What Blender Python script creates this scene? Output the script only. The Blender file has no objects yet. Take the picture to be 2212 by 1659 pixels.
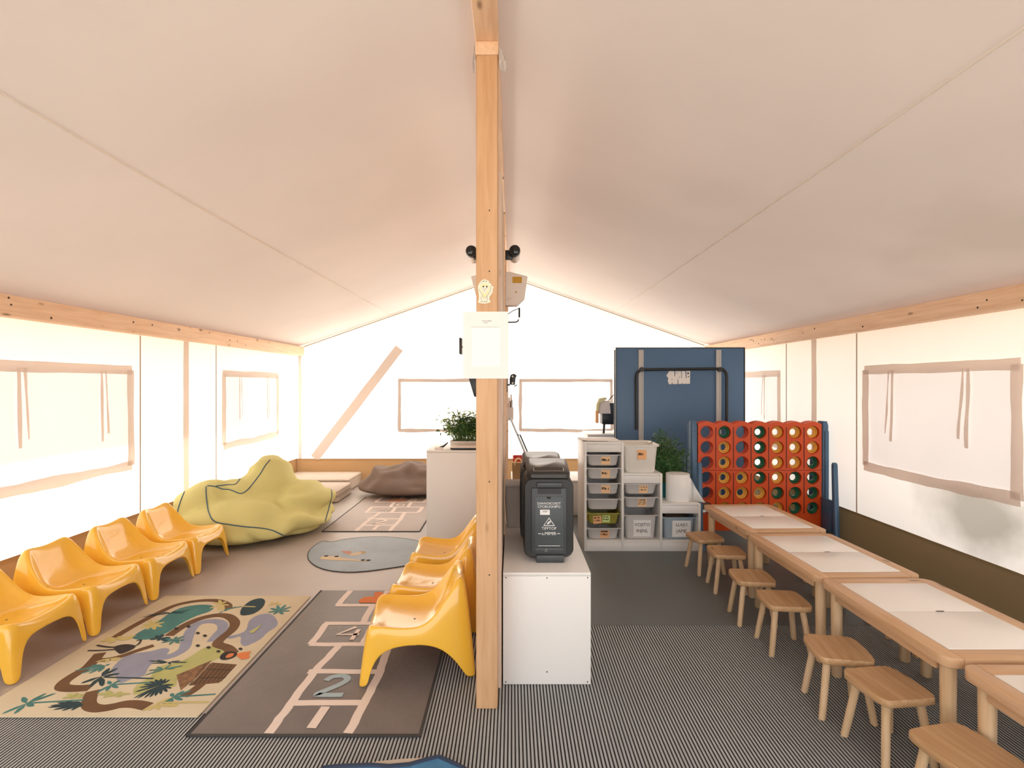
import bpy, bmesh, math, random
from mathutils import Vector, Matrix, noise
from mathutils.bvhtree import BVHTree

S = bpy.context.scene
COL = S.collection
PI = math.pi
random.seed(7)

# ------------------------------------------------------------------ camera
CAM_H = 1.5
FPX = 1120.0                       # focal length in pixels of the 2212 px frame
cam_d = bpy.data.cameras.new('camera')
cam_d.sensor_width = 36.0
cam_d.lens = FPX / 2212.0 * 36.0
cam_d.clip_start = 0.05
cam = bpy.data.objects.new('camera', cam_d)
cam.location = (0, 0, CAM_H)
cam.rotation_euler = (PI / 2, 0, 0)
COL.objects.link(cam)
S.camera = cam

# ------------------------------------------------------------------ world, sun, exposure
world = bpy.data.worlds.new('sky')
S.world = world
world.use_nodes = True
bg = world.node_tree.nodes['Background']
bg.inputs['Color'].default_value = (0.97, 0.98, 1.0, 1)      # bright hazy sky
bg.inputs['Strength'].default_value = 3.0
sun_d = bpy.data.lights.new('sun', 'SUN')
sun_d.energy = 30.0
sun_d.angle = math.radians(1.5)
sun_d.color = (1.0, 0.95, 0.89)
sun = bpy.data.objects.new('sun', sun_d)
sun.rotation_euler = Vector((-0.27, 0.62, 0.735)).to_track_quat('Z', 'Y').to_euler()
sun.location = (-6, 6, 10)
COL.objects.link(sun)
S.view_settings.view_transform = 'Standard'
S.view_settings.look = 'None'
S.view_settings.gamma = 1.0
S.view_settings.use_curve_mapping = False
S.view_settings.exposure = 0.0
S.cycles.max_bounces = 14
S.cycles.diffuse_bounces = 8
S.cycles.sample_clamp_indirect = 8.0
S.cycles.use_denoising = True
S.cycles.caustics_reflective = False
S.cycles.caustics_refractive = False


# ------------------------------------------------------------------ helpers: position
def G(px, py, h=0.0):
    """the point at height h that the photograph shows at a pixel"""
    y = FPX * (CAM_H - h) / (py - 829.5)
    return Vector(((px - 1106) * y / FPX, y, h))


def ray(px, py):
    return Vector(((px - 1106) / FPX, 1.0, -(py - 829.5) / FPX)).normalized()


# ------------------------------------------------------------------ helpers: materials
def _nodes(name):
    m = bpy.data.materials.new(name)
    m.use_nodes = True
    nt = m.node_tree
    for n in list(nt.nodes):
        nt.nodes.remove(n)
    return m, nt


def mat(name, col, rough=0.5, metal=0.0, var=0.0, nscale=6.0, bump=0.0, bscale=60.0, coat=0.0, spec=0.5,
        stretch=(1, 1, 1)):
    m, nt = _nodes(name)
    out = nt.nodes.new('ShaderNodeOutputMaterial')
    b = nt.nodes.new('ShaderNodeBsdfPrincipled')
    nt.links.new(b.outputs[0], out.inputs[0])
    b.inputs['Base Color'].default_value = (*col, 1)
    b.inputs['Roughness'].default_value = rough
    b.inputs['Metallic'].default_value = metal
    b.inputs['Coat Weight'].default_value = coat
    b.inputs['Specular IOR Level'].default_value = spec
    if var or bump:
        tc = nt.nodes.new('ShaderNodeTexCoord')
        mp = nt.nodes.new('ShaderNodeMapping')
        mp.inputs['Scale'].default_value = stretch
        nt.links.new(tc.outputs['Object'], mp.inputs[0])
    if var:
        n = nt.nodes.new('ShaderNodeTexNoise')
        n.inputs['Scale'].default_value = nscale
        n.inputs['Detail'].default_value = 4
        nt.links.new(mp.outputs[0], n.inputs['Vector'])
        r = nt.nodes.new('ShaderNodeValToRGB')
        r.color_ramp.elements[0].position = 0.3
        r.color_ramp.elements[1].position = 0.7
        r.color_ramp.elements[0].color = (*[c * (1 - var) for c in col], 1)
        r.color_ramp.elements[1].color = (*[min(1, c * (1 + var)) for c in col], 1)
        nt.links.new(n.outputs['Fac'], r.inputs[0])
        nt.links.new(r.outputs[0], b.inputs['Base Color'])
    if bump:
        n2 = nt.nodes.new('ShaderNodeTexNoise')
        n2.inputs['Scale'].default_value = bscale
        n2.inputs['Detail'].default_value = 3
        nt.links.new(mp.outputs[0], n2.inputs['Vector'])
        bp = nt.nodes.new('ShaderNodeBump')
        bp.inputs['Strength'].default_value = bump
        bp.inputs['Distance'].default_value = 0.01
        nt.links.new(n2.outputs['Fac'], bp.inputs['Height'])
        nt.links.new(bp.outputs[0], b.inputs['Normal'])
    return m


def wood(name, light, dark, axis, rough=0.55, knots=0.5, gs=14.0):
    """pine with grain along one axis, knots and a few resin streaks"""
    m, nt = _nodes(name)
    L = nt.links.new
    out = nt.nodes.new('ShaderNodeOutputMaterial')
    b = nt.nodes.new('ShaderNodeBsdfPrincipled')
    L(b.outputs[0], out.inputs[0])
    b.inputs['Roughness'].default_value = rough
    b.inputs['Specular IOR Level'].default_value = 0.35
    tc = nt.nodes.new('ShaderNodeTexCoord')
    oi = nt.nodes.new('ShaderNodeObjectInfo')
    off = nt.nodes.new('ShaderNodeVectorMath')
    off.operation = 'ADD'
    sc = nt.nodes.new('ShaderNodeVectorMath')
    sc.operation = 'SCALE'
    sc.inputs[0].default_value = (3.1, 5.3, 7.7)
    L(oi.outputs['Random'], sc.inputs['Scale'])
    L(tc.outputs['Object'], off.inputs[0])
    L(sc.outputs[0], off.inputs[1])
    mp = nt.nodes.new('ShaderNodeMapping')
    s = [1.0, 1.0, 1.0]
    s['xyz'.index(axis)] = 0.07
    mp.inputs['Scale'].default_value = s
    L(off.outputs[0], mp.inputs[0])
    n = nt.nodes.new('ShaderNodeTexNoise')
    n.inputs['Scale'].default_value = gs * 3
    n.inputs['Detail'].default_value = 5
    n.inputs['Distortion'].default_value = 0.6
    L(mp.outputs[0], n.inputs['Vector'])
    r = nt.nodes.new('ShaderNodeValToRGB')
    r.color_ramp.elements[0].position = 0.32
    r.color_ramp.elements[1].position = 0.66
    r.color_ramp.elements[0].color = (*dark, 1)
    r.color_ramp.elements[1].color = (*light, 1)
    L(n.outputs['Fac'], r.inputs[0])
    last = r.outputs[0]
    if knots:
        mp2 = nt.nodes.new('ShaderNodeMapping')
        s2 = [1.0, 1.0, 1.0]
        s2['xyz'.index(axis)] = 0.42
        mp2.inputs['Scale'].default_value = s2
        L(off.outputs[0], mp2.inputs[0])
        v = nt.nodes.new('ShaderNodeTexVoronoi')
        v.inputs['Scale'].default_value = 9.0
        L(mp2.outputs[0], v.inputs['Vector'])
        r2 = nt.nodes.new('ShaderNodeValToRGB')
        r2.color_ramp.elements[0].position = 0.05
        r2.color_ramp.elements[1].position = 0.15
        r2.color_ramp.elements[0].color = (knots, knots, knots, 1)
        r2.color_ramp.elements[1].color = (0, 0, 0, 1)
        L(v.outputs['Distance'], r2.inputs[0])
        mx = nt.nodes.new('ShaderNodeMix')
        mx.data_type = 'RGBA'
        L(r2.outputs[0], mx.inputs['Factor'])
        L(last, mx.inputs['A'])
        mx.inputs['B'].default_value = (0.16, 0.07, 0.025, 1)
        last = mx.outputs['Result']
    L(last, b.inputs['Base Color'])
    return m


def canvas(name, col, tcol, fac, stain=None, wrinkle=0.0):
    """cloth that reflects and lets light through; stain = (colour, centre, radii, strength) in metres"""
    m, nt = _nodes(name)
    L = nt.links.new
    out = nt.nodes.new('ShaderNodeOutputMaterial')
    d = nt.nodes.new('ShaderNodeBsdfDiffuse')
    t = nt.nodes.new('ShaderNodeBsdfTranslucent')
    mx = nt.nodes.new('ShaderNodeMixShader')
    mx.inputs[0].default_value = fac
    L(d.outputs[0], mx.inputs[1])
    L(t.outputs[0], mx.inputs[2])
    L(mx.outputs[0], out.inputs[0])
    tc = nt.nodes.new('ShaderNodeTexCoord')
    n = nt.nodes.new('ShaderNodeTexNoise')
    n.inputs['Scale'].default_value = 0.7
    n.inputs['Detail'].default_value = 3
    L(tc.outputs['Object'], n.inputs['Vector'])
    for c, sh in ((col, d), (tcol, t)):
        r = nt.nodes.new('ShaderNodeValToRGB')
        r.color_ramp.elements[0].position = 0.35
        r.color_ramp.elements[1].position = 0.65
        r.color_ramp.elements[0].color = (*[k * 0.96 for k in c], 1)
        r.color_ramp.elements[1].color = (*[min(1, k * 1.03) for k in c], 1)
        L(n.outputs['Fac'], r.inputs[0])
        last = r.outputs[0]
        for st in (stain or []):
            scol, cen, rad, amt = st
            mp = nt.nodes.new('ShaderNodeMapping')
            mp.vector_type = 'TEXTURE'
            mp.inputs['Location'].default_value = cen
            mp.inputs['Scale'].default_value = rad
            L(tc.outputs['Object'], mp.inputs[0])
            ln = nt.nodes.new('ShaderNodeVectorMath')
            ln.operation = 'LENGTH'
            L(mp.outputs[0], ln.inputs[0])
            n2 = nt.nodes.new('ShaderNodeTexNoise')
            n2.inputs['Scale'].default_value = 2.2
            n2.inputs['Detail'].default_value = 5
            L(tc.outputs['Object'], n2.inputs['Vector'])
            ma = nt.nodes.new('ShaderNodeMath')
            ma.operation = 'MULTIPLY_ADD'
            L(n2.outputs['Fac'], ma.inputs[0])
            ma.inputs[1].default_value = 1.6
            L(ln.outputs['Value'], ma.inputs[2])
            rr = nt.nodes.new('ShaderNodeMapRange')
            rr.inputs['From Min'].default_value = 0.95
            rr.inputs['From Max'].default_value = 1.75
            rr.inputs['To Min'].default_value = amt
            rr.inputs['To Max'].default_value = 0.0
            L(ma.outputs[0], rr.inputs['Value'])
            mm = nt.nodes.new('ShaderNodeMix')
            mm.data_type = 'RGBA'
            L(rr.outputs[0], mm.inputs['Factor'])
            L(last, mm.inputs['A'])
            mm.inputs['B'].default_value = (*scol, 1)
            last = mm.outputs['Result']
        L(last, sh.inputs['Color'])
    if wrinkle:
        n3 = nt.nodes.new('ShaderNodeTexNoise')
        n3.inputs['Scale'].default_value = 5.0
        n3.inputs['Distortion'].default_value = 1.0
        L(tc.outputs['Object'], n3.inputs['Vector'])
        bp = nt.nodes.new('ShaderNodeBump')
        bp.inputs['Strength'].default_value = wrinkle
        bp.inputs['Distance'].default_value = 0.02
        L(n3.outputs['Fac'], bp.inputs['Height'])
        L(bp.outputs[0], d.inputs['Normal'])
        L(bp.outputs[0], t.inputs['Normal'])
    return m


# ------------------------------------------------------------------ helpers: geometry
class MB:
    def __init__(s):
        s.v, s.f, s.mi = [], [], []

    def add(s, verts, faces, m=0):
        o = len(s.v)
        s.v += [tuple(p) for p in verts]
        s.f += [tuple(i + o for i in f) for f in faces]
        s.mi += [m] * len(faces)
        return s

    def box(s, x0, x1, y0, y1, z0, z1, m=0):
        v = [(x0, y0, z0), (x1, y0, z0), (x1, y1, z0), (x0, y1, z0), (x0, y0, z1), (x1, y0, z1), (x1, y1, z1), (x0, y1, z1)]
        return s.add(v, [(0, 3, 2, 1), (4, 5, 6, 7), (0, 1, 5, 4), (1, 2, 6, 5), (2, 3, 7, 6), (3, 0, 4, 7)], m)

    def poly(s, pts, m=0):
        return s.add(pts, [tuple(range(len(pts)))], m)

    def prism(s, pts, off, m=0):
        """closed polygon of 3-D points pushed along the vector off"""
        n = len(pts)
        off = Vector(off)
        a = [Vector(p) for p in pts]
        b = [p + off for p in a]
        f = [tuple(reversed(range(n))), tuple(range(n, 2 * n))]
        f += [(i, (i + 1) % n, n + (i + 1) % n, n + i) for i in range(n)]
        return s.add(a + b, f, m)

    def loft(s, loops, cap0=True, cap1=True, closed=True, m=0):
        n = len(loops[0])
        v = [p for l in loops for p in l]
        f = []
        for k in range(len(loops) - 1):
            for i in range(n if closed else n - 1):
                j = (i + 1) % n
                f.append((k * n + i, k * n + j, (k + 1) * n + j, (k + 1) * n + i))
        if cap0:
            f.append(tuple(reversed(range(n))))
        if cap1:
            f.append(tuple(range((len(loops) - 1) * n, len(loops) * n)))
        return s.add(v, f, m)

    def tube(s, pts, r, n=10, m=0, caps=True):
        pts = [Vector(p) for p in pts]
        rs = r if isinstance(r, (list, tuple)) else [r] * len(pts)
        loops = []
        up = None
        for i, p in enumerate(pts):
            t = (pts[min(i + 1, len(pts) - 1)] - pts[max(i - 1, 0)]).normalized()
            if up is None:
                up = t.orthogonal().normalized()
            up = (up - t * up.dot(t))
            up = up.normalized() if up.length > 1e-6 else t.orthogonal().normalized()
            w = t.cross(up)
            loops.append([p + rs[i] * (math.cos(a) * up + math.sin(a) * w) for a in [2 * PI * k / n for k in range(n)]])
        return s.loft(loops, caps, caps, True, m)

    def lathe(s, prof, n=24, cen=(0, 0, 0), m=0, cap0=True, cap1=True):
        loops = [[(cen[0] + r * math.cos(2 * PI * k / n), cen[1] + r * math.sin(2 * PI * k / n), cen[2] + z) for k in range(n)]
                 for r, z in prof]
        return s.loft(loops, cap0, cap1, True, m)

    def stroke(s, pts, w, z, m=0):
        """flat line of width w lying at height z"""
        pts = [Vector((p[0], p[1])) for p in pts]
        l, r = [], []
        for i, p in enumerate(pts):
            t = (pts[min(i + 1, len(pts) - 1)] - pts[max(i - 1, 0)]).normalized()
            nrm = Vector((-t.y, t.x)) * w / 2
            l.append((p.x + nrm.x, p.y + nrm.y, z))
            r.append((p.x - nrm.x, p.y - nrm.y, z))
        n = len(pts)
        return s.add(l + r, [(n + i, n + i + 1, i + 1, i) for i in range(n - 1)], m)

    def xf(s, M, start=0):
        s.v[start:] = [tuple(M @ Vector(p)) for p in s.v[start:]]
        return s

    def build(s, name, mats, parent=None, bevel=0.0, seg=2, smooth=True, ang=38, kind=None, label=None):
        me = bpy.data.meshes.new(name)
        me.from_pydata(s.v, [], s.f)
        if not isinstance(mats, (list, tuple)):
            mats = [mats]
        for m in mats:
            me.materials.append(m)
        for p, i in zip(me.polygons, s.mi):
            p.material_index = i
        bm = bmesh.new()
        bm.from_mesh(me)
        bmesh.ops.recalc_face_normals(bm, faces=bm.faces)
        if bevel:
            bmesh.ops.remove_doubles(bm, verts=bm.verts, dist=1e-5)
            es = [e for e in bm.edges if len(e.link_faces) == 2 and e.calc_face_angle(0) > 0.5]
            bmesh.ops.bevel(bm, geom=es, offset=bevel, segments=seg, profile=0.5, affect='EDGES', clamp_overlap=True)
        bm.to_mesh(me)
        bm.free()
        if smooth:
            me.shade_smooth()
            me.set_sharp_from_angle(angle=math.radians(ang))
        o = bpy.data.objects.new(name, me)
        COL.objects.link(o)
        if parent is not None:
            o.parent = parent
        if kind:
            o['kind'] = kind
        if label:
            o['label'] = label
        return o


def thing(name, label, cat, loc=(0, 0, 0), rz=0.0, group=None):
    o = bpy.data.objects.new(name, None)
    o.empty_display_size = 0.1
    COL.objects.link(o)
    o.location = loc
    o.rotation_euler = (0, 0, rz)
    return tag(o, label, cat, group)


def tag(o, label, cat, group=None):
    o['label'] = label
    o['category'] = cat
    if group:
        o['group'] = group
    return o


def struct(o):
    o['kind'] = 'structure'
    return o


def sempty(name):
    o = bpy.data.objects.new(name, None)
    COL.objects.link(o)
    return struct(o)


def dup(o, parent=None):
    c = o.copy()
    COL.objects.link(c)
    if parent is not None:
        c.parent = parent
        c.matrix_parent_inverse = o.matrix_parent_inverse.copy()
    for ch in list(o.children):
        dup(ch, c)
    return c


def rrect(w, d, r, n=4, cx=0.0, cy=0.0):
    pts = []
    for sx, sy, a0 in ((1, -1, -PI / 2), (1, 1, 0), (-1, 1, PI / 2), (-1, -1, PI)):
        for k in range(n + 1):
            a = a0 + PI / 2 * k / n
            pts.append((cx + sx * (w / 2 - r) + r * math.cos(a), cy + sy * (d / 2 - r) + r * math.sin(a)))
    return pts


def rr(w, d, r, z, n=4, cx=0.0, cy=0.0):
    return [(x, y, z) for x, y in rrect(w, d, r, n, cx, cy)]


_font = {}


def text(mb, s, size, M, m=0):
    """adds flat lettering of the built-in font; M maps the text plane (x right, y up) into place; centred"""
    if s not in _font:
        cu = bpy.data.curves.new('t', 'FONT')
        cu.body = s
        cu.align_x = 'CENTER'
        cu.align_y = 'CENTER'
        cu.resolution_u = 2
        ob = bpy.data.objects.new('t', cu)
        COL.objects.link(ob)
        dg = bpy.context.evaluated_depsgraph_get()
        me = bpy.data.meshes.new_from_object(ob.evaluated_get(dg))
        _font[s] = ([v.co.copy() for v in me.vertices], [tuple(p.vertices) for p in me.polygons])
        bpy.data.objects.remove(ob)
        bpy.data.curves.remove(cu)
        bpy.data.meshes.remove(me)
    v, f = _font[s]
    mb.add([M @ (p * size) for p in v], f, m)


def face_front(x, y, z):
    """matrix: text plane facing -y at a place"""
    return Matrix.Translation((x, y, z)) @ Matrix.Rotation(PI / 2, 4, 'X')


def smoothline(pts, k=4):
    """Catmull-Rom through 2-D/3-D points"""
    P = [Vector(p) for p in pts]
    out = []
    for i in range(len(P) - 1):
        p0, p1, p2, p3 = P[max(i - 1, 0)], P[i], P[i + 1], P[min(i + 2, len(P) - 1)]
        for j in range(k):
            t = j / k
            out.append(0.5 * ((2 * p1) + (p2 - p0) * t + (2 * p0 - 5 * p1 + 4 * p2 - p3) * t * t + (3 * p1 - p0 - 3 * p2 + p3) * t ** 3))
    out.append(P[-1])
    return out


def smoothpoly(pts, k=3):
    P = [Vector(p) for p in pts]
    n = len(P)
    out = []
    for i in range(n):
        p0, p1, p2, p3 = P[i - 1], P[i], P[(i + 1) % n], P[(i + 2) % n]
        for j in range(k):
            t = j / k
            out.append(0.5 * ((2 * p1) + (p2 - p0) * t + (2 * p0 - 5 * p1 + 4 * p2 - p3) * t * t + (3 * p1 - p0 - 3 * p2 + p3) * t ** 3))
    return out


# ------------------------------------------------------------------ materials
M = {}
M['roof'] = canvas('roof canvas', (0.655, 0.585, 0.54), (0.86, 0.72, 0.64), 0.026,
                   stain=[((0.36, 0.33, 0.22), (2.5, 2.7, 2.25), (0.55, 0.8, 0.5), 0.22),
                          ((0.40, 0.36, 0.27), (1.3, 3.2, 2.7), (0.5, 0.35, 0.5), 0.08)])
M['wall'] = canvas('wall canvas', (0.86, 0.84, 0.82), (0.95, 0.915, 0.87), 0.30)
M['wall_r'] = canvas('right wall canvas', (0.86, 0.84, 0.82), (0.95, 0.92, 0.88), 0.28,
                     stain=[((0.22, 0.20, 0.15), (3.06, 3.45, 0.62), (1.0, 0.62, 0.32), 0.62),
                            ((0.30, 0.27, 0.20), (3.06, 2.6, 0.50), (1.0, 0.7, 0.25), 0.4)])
M['flap'] = canvas('window flap', (0.82, 0.80, 0.79), (0.92, 0.89, 0.89), 0.22, wrinkle=0.3)
M['strip'] = canvas('sewn strip and post shadow', (0.84, 0.77, 0.72), (0.95, 0.885, 0.835), 0.50, wrinkle=0.4)  # sewn strips; also the painted shadows of the outside posts
M['band'] = canvas('darkened strip and pole shadow', (0.78, 0.71, 0.66), (0.86, 0.77, 0.70), 0.19)  # strip darkened for the sunlit back wall; also paints the pole's shadow
M['roof_seam'] = canvas('roof seam tape', (0.90, 0.82, 0.74), (0.86, 0.74, 0.64), 0.08)
M['skirt'] = canvas('tan skirt', (0.42, 0.255, 0.125), (0.70, 0.42, 0.20), 0.035)
M['skirt_r'] = canvas('olive skirt', (0.24, 0.18, 0.10), (0.34, 0.24, 0.12), 0.05)
M['seam'] = mat('seam thread', (0.42, 0.33, 0.25), 0.9)
M['rib'] = mat('ribbed rubber', (0.37, 0.39, 0.40), 0.55, var=0.12, nscale=1.5)
M['groove'] = mat('rubber groove', (0.035, 0.035, 0.037), 0.8)
M['vinyl'] = mat('taupe vinyl', (0.40, 0.35, 0.315), 0.42, var=0.06, nscale=2.0)
M['vinyl_dark'] = mat('grey vinyl', (0.122, 0.137, 0.138), 0.5, var=0.06, nscale=2.0)
M['ground'] = mat('pale gravel ground', (0.42, 0.38, 0.32), 0.95, var=0.2, nscale=3)
M['post'] = wood('post pine', (0.68, 0.42, 0.235), (0.58, 0.335, 0.17), 'z', knots=0.75)
M['beam'] = wood('beam pine', (0.86, 0.60, 0.40), (0.76, 0.49, 0.30), 'y', knots=0.8)
M['panelwood'] = wood('partition wood', (0.74, 0.58, 0.46), (0.66, 0.50, 0.38), 'z', knots=0.5)
M['pine_y'] = wood('table pine along', (0.66, 0.43, 0.26), (0.56, 0.34, 0.18), 'y', knots=0.7, rough=0.42)
M['pine_x'] = wood('table pine across', (0.66, 0.43, 0.26), (0.56, 0.34, 0.18), 'x', knots=0.7, rough=0.42)
M['pine_z'] = wood('pale leg pine', (0.68, 0.49, 0.31), (0.56, 0.38, 0.21), 'z', knots=0.45)
M['pine_seat'] = wood('seat pine', (0.58, 0.37, 0.20), (0.46, 0.27, 0.13), 'y', knots=0.5, rough=0.45)
M['lid'] = mat('white lid', (0.86, 0.83, 0.78), 0.3)
M['notch'] = mat('dark notch', (0.05, 0.04, 0.03), 0.7)
M['yellow'] = mat('glossy yellow plastic', (0.86, 0.49, 0.05), 0.17, spec=0.55, coat=0.5, var=0.02, nscale=2)
M['white'] = mat('white melamine', (0.80, 0.78, 0.75), 0.4)
M['white_w'] = mat('white lacquer frame', (0.78, 0.77, 0.74), 0.38)
M['paper'] = mat('white paper', (0.86, 0.85, 0.83), 0.8)
M['black'] = mat('black plastic', (0.012, 0.013, 0.014), 0.38)
M['black2'] = mat('charcoal panel', (0.045, 0.052, 0.055), 0.42)
M['black_top'] = mat('satin black lid', (0.03, 0.03, 0.03), 0.22)
M['ink'] = mat('black ink', (0.02, 0.018, 0.018), 0.8)
M['white_ink'] = mat('white print', (0.85, 0.85, 0.83), 0.7)
M['steel'] = mat('grey metal', (0.50, 0.50, 0.48), 0.35, metal=0.9)
M['alu'] = mat('painted grey channel', (0.52, 0.52, 0.50), 0.5)
M['tub'] = mat('grey tub plastic', (0.60, 0.58, 0.565), 0.35)
M['tub_w'] = mat('milky tub plastic', (0.78, 0.75, 0.69), 0.35)
M['tub_o'] = mat('olive tub plastic', (0.34, 0.31, 0.055), 0.4)
M['tub_b'] = mat('blue grey tub plastic', (0.34, 0.42, 0.48), 0.38)
M['note_o'] = mat('orange note', (0.88, 0.47, 0.22), 0.8)
M['note_p'] = mat('peach note', (0.90, 0.60, 0.34), 0.8)
M['note_g'] = mat('green note', (0.66, 0.78, 0.30), 0.8)
M['blue'] = mat('blue board', (0.075, 0.16, 0.29), 0.45)
M['game'] = mat('orange red plastic', (0.60, 0.068, 0.008), 0.35)
M['slot'] = mat('dark slot', (0.10, 0.012, 0.004), 0.6)
M['game_b'] = mat('steel blue plastic', (0.055, 0.125, 0.22), 0.38)
M['disc_y'] = mat('yellow disc', (0.72, 0.38, 0.06), 0.4)
M['disc_g'] = mat('green disc', (0.012, 0.10, 0.045), 0.4)
M['lime'] = mat('lime cotton', (0.60, 0.55, 0.22), 0.85, var=0.05, nscale=2.5, bump=0.3, bscale=7)
M['piping'] = mat('navy piping', (0.05, 0.11, 0.16), 0.6)
M['brown'] = mat('taupe cotton', (0.20, 0.145, 0.115), 0.9, var=0.06, nscale=3, bump=0.1, bscale=10)
M['mattress'] = mat('beige mattress cloth', (0.58, 0.49, 0.41), 0.9, var=0.04)
M['leaf'] = mat('dark green leaf', (0.045, 0.12, 0.035), 0.5, var=0.45, nscale=18)
M['leaf_l'] = mat('young green leaf', (0.22, 0.34, 0.06), 0.5, var=0.3, nscale=18)
M['stem'] = mat('plant stem', (0.10, 0.16, 0.04), 0.7)
M['teal'] = mat('teal pot', (0.01, 0.16, 0.17), 0.4)
M['soil'] = mat('potting soil', (0.04, 0.025, 0.015), 0.95)
M['hop'] = mat('grey play mat', (0.165, 0.140, 0.128), 0.5, var=0.10, nscale=4, bump=0.22, bscale=35)
M['hop_pale'] = mat('pale taupe play mat', (0.42, 0.355, 0.32), 0.5, var=0.06, nscale=4, bump=0.15, bscale=35)
M['hop_edge'] = mat('dark mat edge', (0.045, 0.042, 0.042), 0.8)
M['chalk'] = mat('pale pink print', (0.74, 0.63, 0.56), 0.7)
M['rug'] = mat('cream rug', (0.60, 0.52, 0.37), 0.95, var=0.05, nscale=4, bump=0.15, bscale=120)
M['r_brown'] = mat('brown print', (0.145, 0.072, 0.030), 0.95, var=0.15, nscale=8)
M['r_teal'] = mat('teal print', (0.06, 0.19, 0.18), 0.95, var=0.15, nscale=9)
M['r_dark'] = mat('dark teal print', (0.018, 0.045, 0.055), 0.95)
M['r_lav'] = mat('lavender print', (0.27, 0.28, 0.36), 0.95, var=0.08, nscale=9)
M['r_green'] = mat('pale green print', (0.42, 0.42, 0.16), 0.95, var=0.08, nscale=9)
M['r_yel'] = mat('straw print', (0.52, 0.44, 0.17), 0.95)
M['r_thatch'] = mat('thatch print', (0.22, 0.115, 0.055), 0.95, var=0.4, nscale=45)
M['r_orange'] = mat('orange print', (0.66, 0.20, 0.065), 0.95)
M['r_black'] = mat('black print', (0.03, 0.022, 0.02), 0.95)
M['oval'] = mat('dusty blue rug', (0.27, 0.32, 0.36), 0.55, var=0.12, nscale=3, bump=0.1, bscale=120)
M['oval_b'] = mat('beige print', (0.62, 0.50, 0.34), 0.95)
M['oval_p'] = mat('pink print', (0.52, 0.26, 0.19), 0.95)
M['mat_blue'] = mat('bright blue mat', (0.055, 0.20, 0.38), 0.7, var=0.15, nscale=20)
M['mat_navy'] = mat('navy mat edge', (0.02, 0.035, 0.07), 0.7)
M['mat_beige'] = mat('beige mat', (0.52, 0.46, 0.39), 0.8)
M['red'] = mat('red plastic', (0.55, 0.035, 0.012), 0.4)
M['kraft'] = mat('kraft paper', (0.34, 0.20, 0.09), 0.85)
M['offwhite'] = mat('off white casing', (0.82, 0.74, 0.68), 0.5)
M['amber'] = mat('amber label', (0.58, 0.32, 0.03), 0.6)
M['pale_y'] = mat('pale yellow crayon', (0.86, 0.80, 0.45), 0.85)
M['glass_d'] = mat('dark lens', (0.01, 0.012, 0.012), 0.08)
M['bin'] = mat('grey bin plastic', (0.52, 0.49, 0.46), 0.4)
M['yel_book'] = mat('yellow card', (0.62, 0.34, 0.02), 0.7)
M['brownbox'] = mat('dark cardboard', (0.10, 0.06, 0.035), 0.8)

# ------------------------------------------------------------------ the tent
XL, XR, YB, YF = -3.30, 3.06, 7.93, -1.3
RX, RZ, SL = -0.09, 3.18, 0.35          # ridge position and slope


def roof_z(x):
    return RZ - SL * abs(x - RX)


# ground outside
mb = MB()
mb.poly([(-40, -40, -0.05), (40, -40, -0.05), (40, 40, -0.05), (-40, 40, -0.05)])
g = struct(mb.build('ground', M['ground'], smooth=False))

# floor: ribbed rubber matting laid along the tent
mb = MB()
pitch = 0.0155
x = XL
i = 0
prof = []
while x < XR:
    prof += [(x, 0.0, 0), (x + 0.0088, 0.0, 1), (x + 0.0102, -0.0035, 1), (x + 0.0142, -0.0035, 1)]
    x += pitch
prof.append((XR, 0.0, 0))
vs = [(p[0], YF, p[1]) for p in prof] + [(p[0], YB, p[1]) for p in prof]
n = len(prof)
for i in range(n - 1):
    mb.f.append((i, i + 1, n + i + 1, n + i))
    mb.mi.append(0 if i % 4 == 0 else 1)
mb.v = vs
floor = struct(mb.build('floor', [M['rib'], M['groove']], smooth=False))
mb = MB()
mb.prism([(XL + 0.002, 2.36, 0.0002), (-0.40, 2.36, 0.0002), (-0.40, 3.72, 0.0002), (-0.14, 3.72, 0.0002), (-0.14, YB - 0.002, 0.0002), (XL + 0.002, YB - 0.002, 0.0002)], (0, 0, 0.0018))
mb.build('vinyl_sheet', M['vinyl'], floor, smooth=False)
mb = MB()
mb.box(-0.05, XR - 0.002, 3.22, YB - 0.002, 0.0002, 0.0015)
mb.build('vinyl_sheet', M['vinyl_dark'], floor, smooth=False)

# roof
ceiling = sempty('ceiling')


def roof_panel(x0, x1):
    mb = MB()
    nx, ny = 26, 44
    y0, y1 = YF - 0.2, YB + 0.12
    for j in range(ny + 1):
        for i in range(nx + 1):
            x = x0 + (x1 - x0) * i / nx
            y = y0 + (y1 - y0) * j / ny
            u = i / nx
            inside = max(0.0, math.sin(PI * min(1.0, abs(x - RX) / 3.1)))
            sag = -0.012 * inside * (1 + 0.8 * noise.noise((x * 0.6, y * 0.5, 1.3)))
            mb.v.append((x, y, roof_z(x) + sag))
    for j in range(ny):
        for i in range(nx):
            a = j * (nx + 1) + i
            mb.f.append((a, a + 1, a + nx + 2, a + nx + 1))
            mb.mi.append(0)
    return mb.build('roof_panel', M['roof'], ceiling, ang=60)


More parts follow.
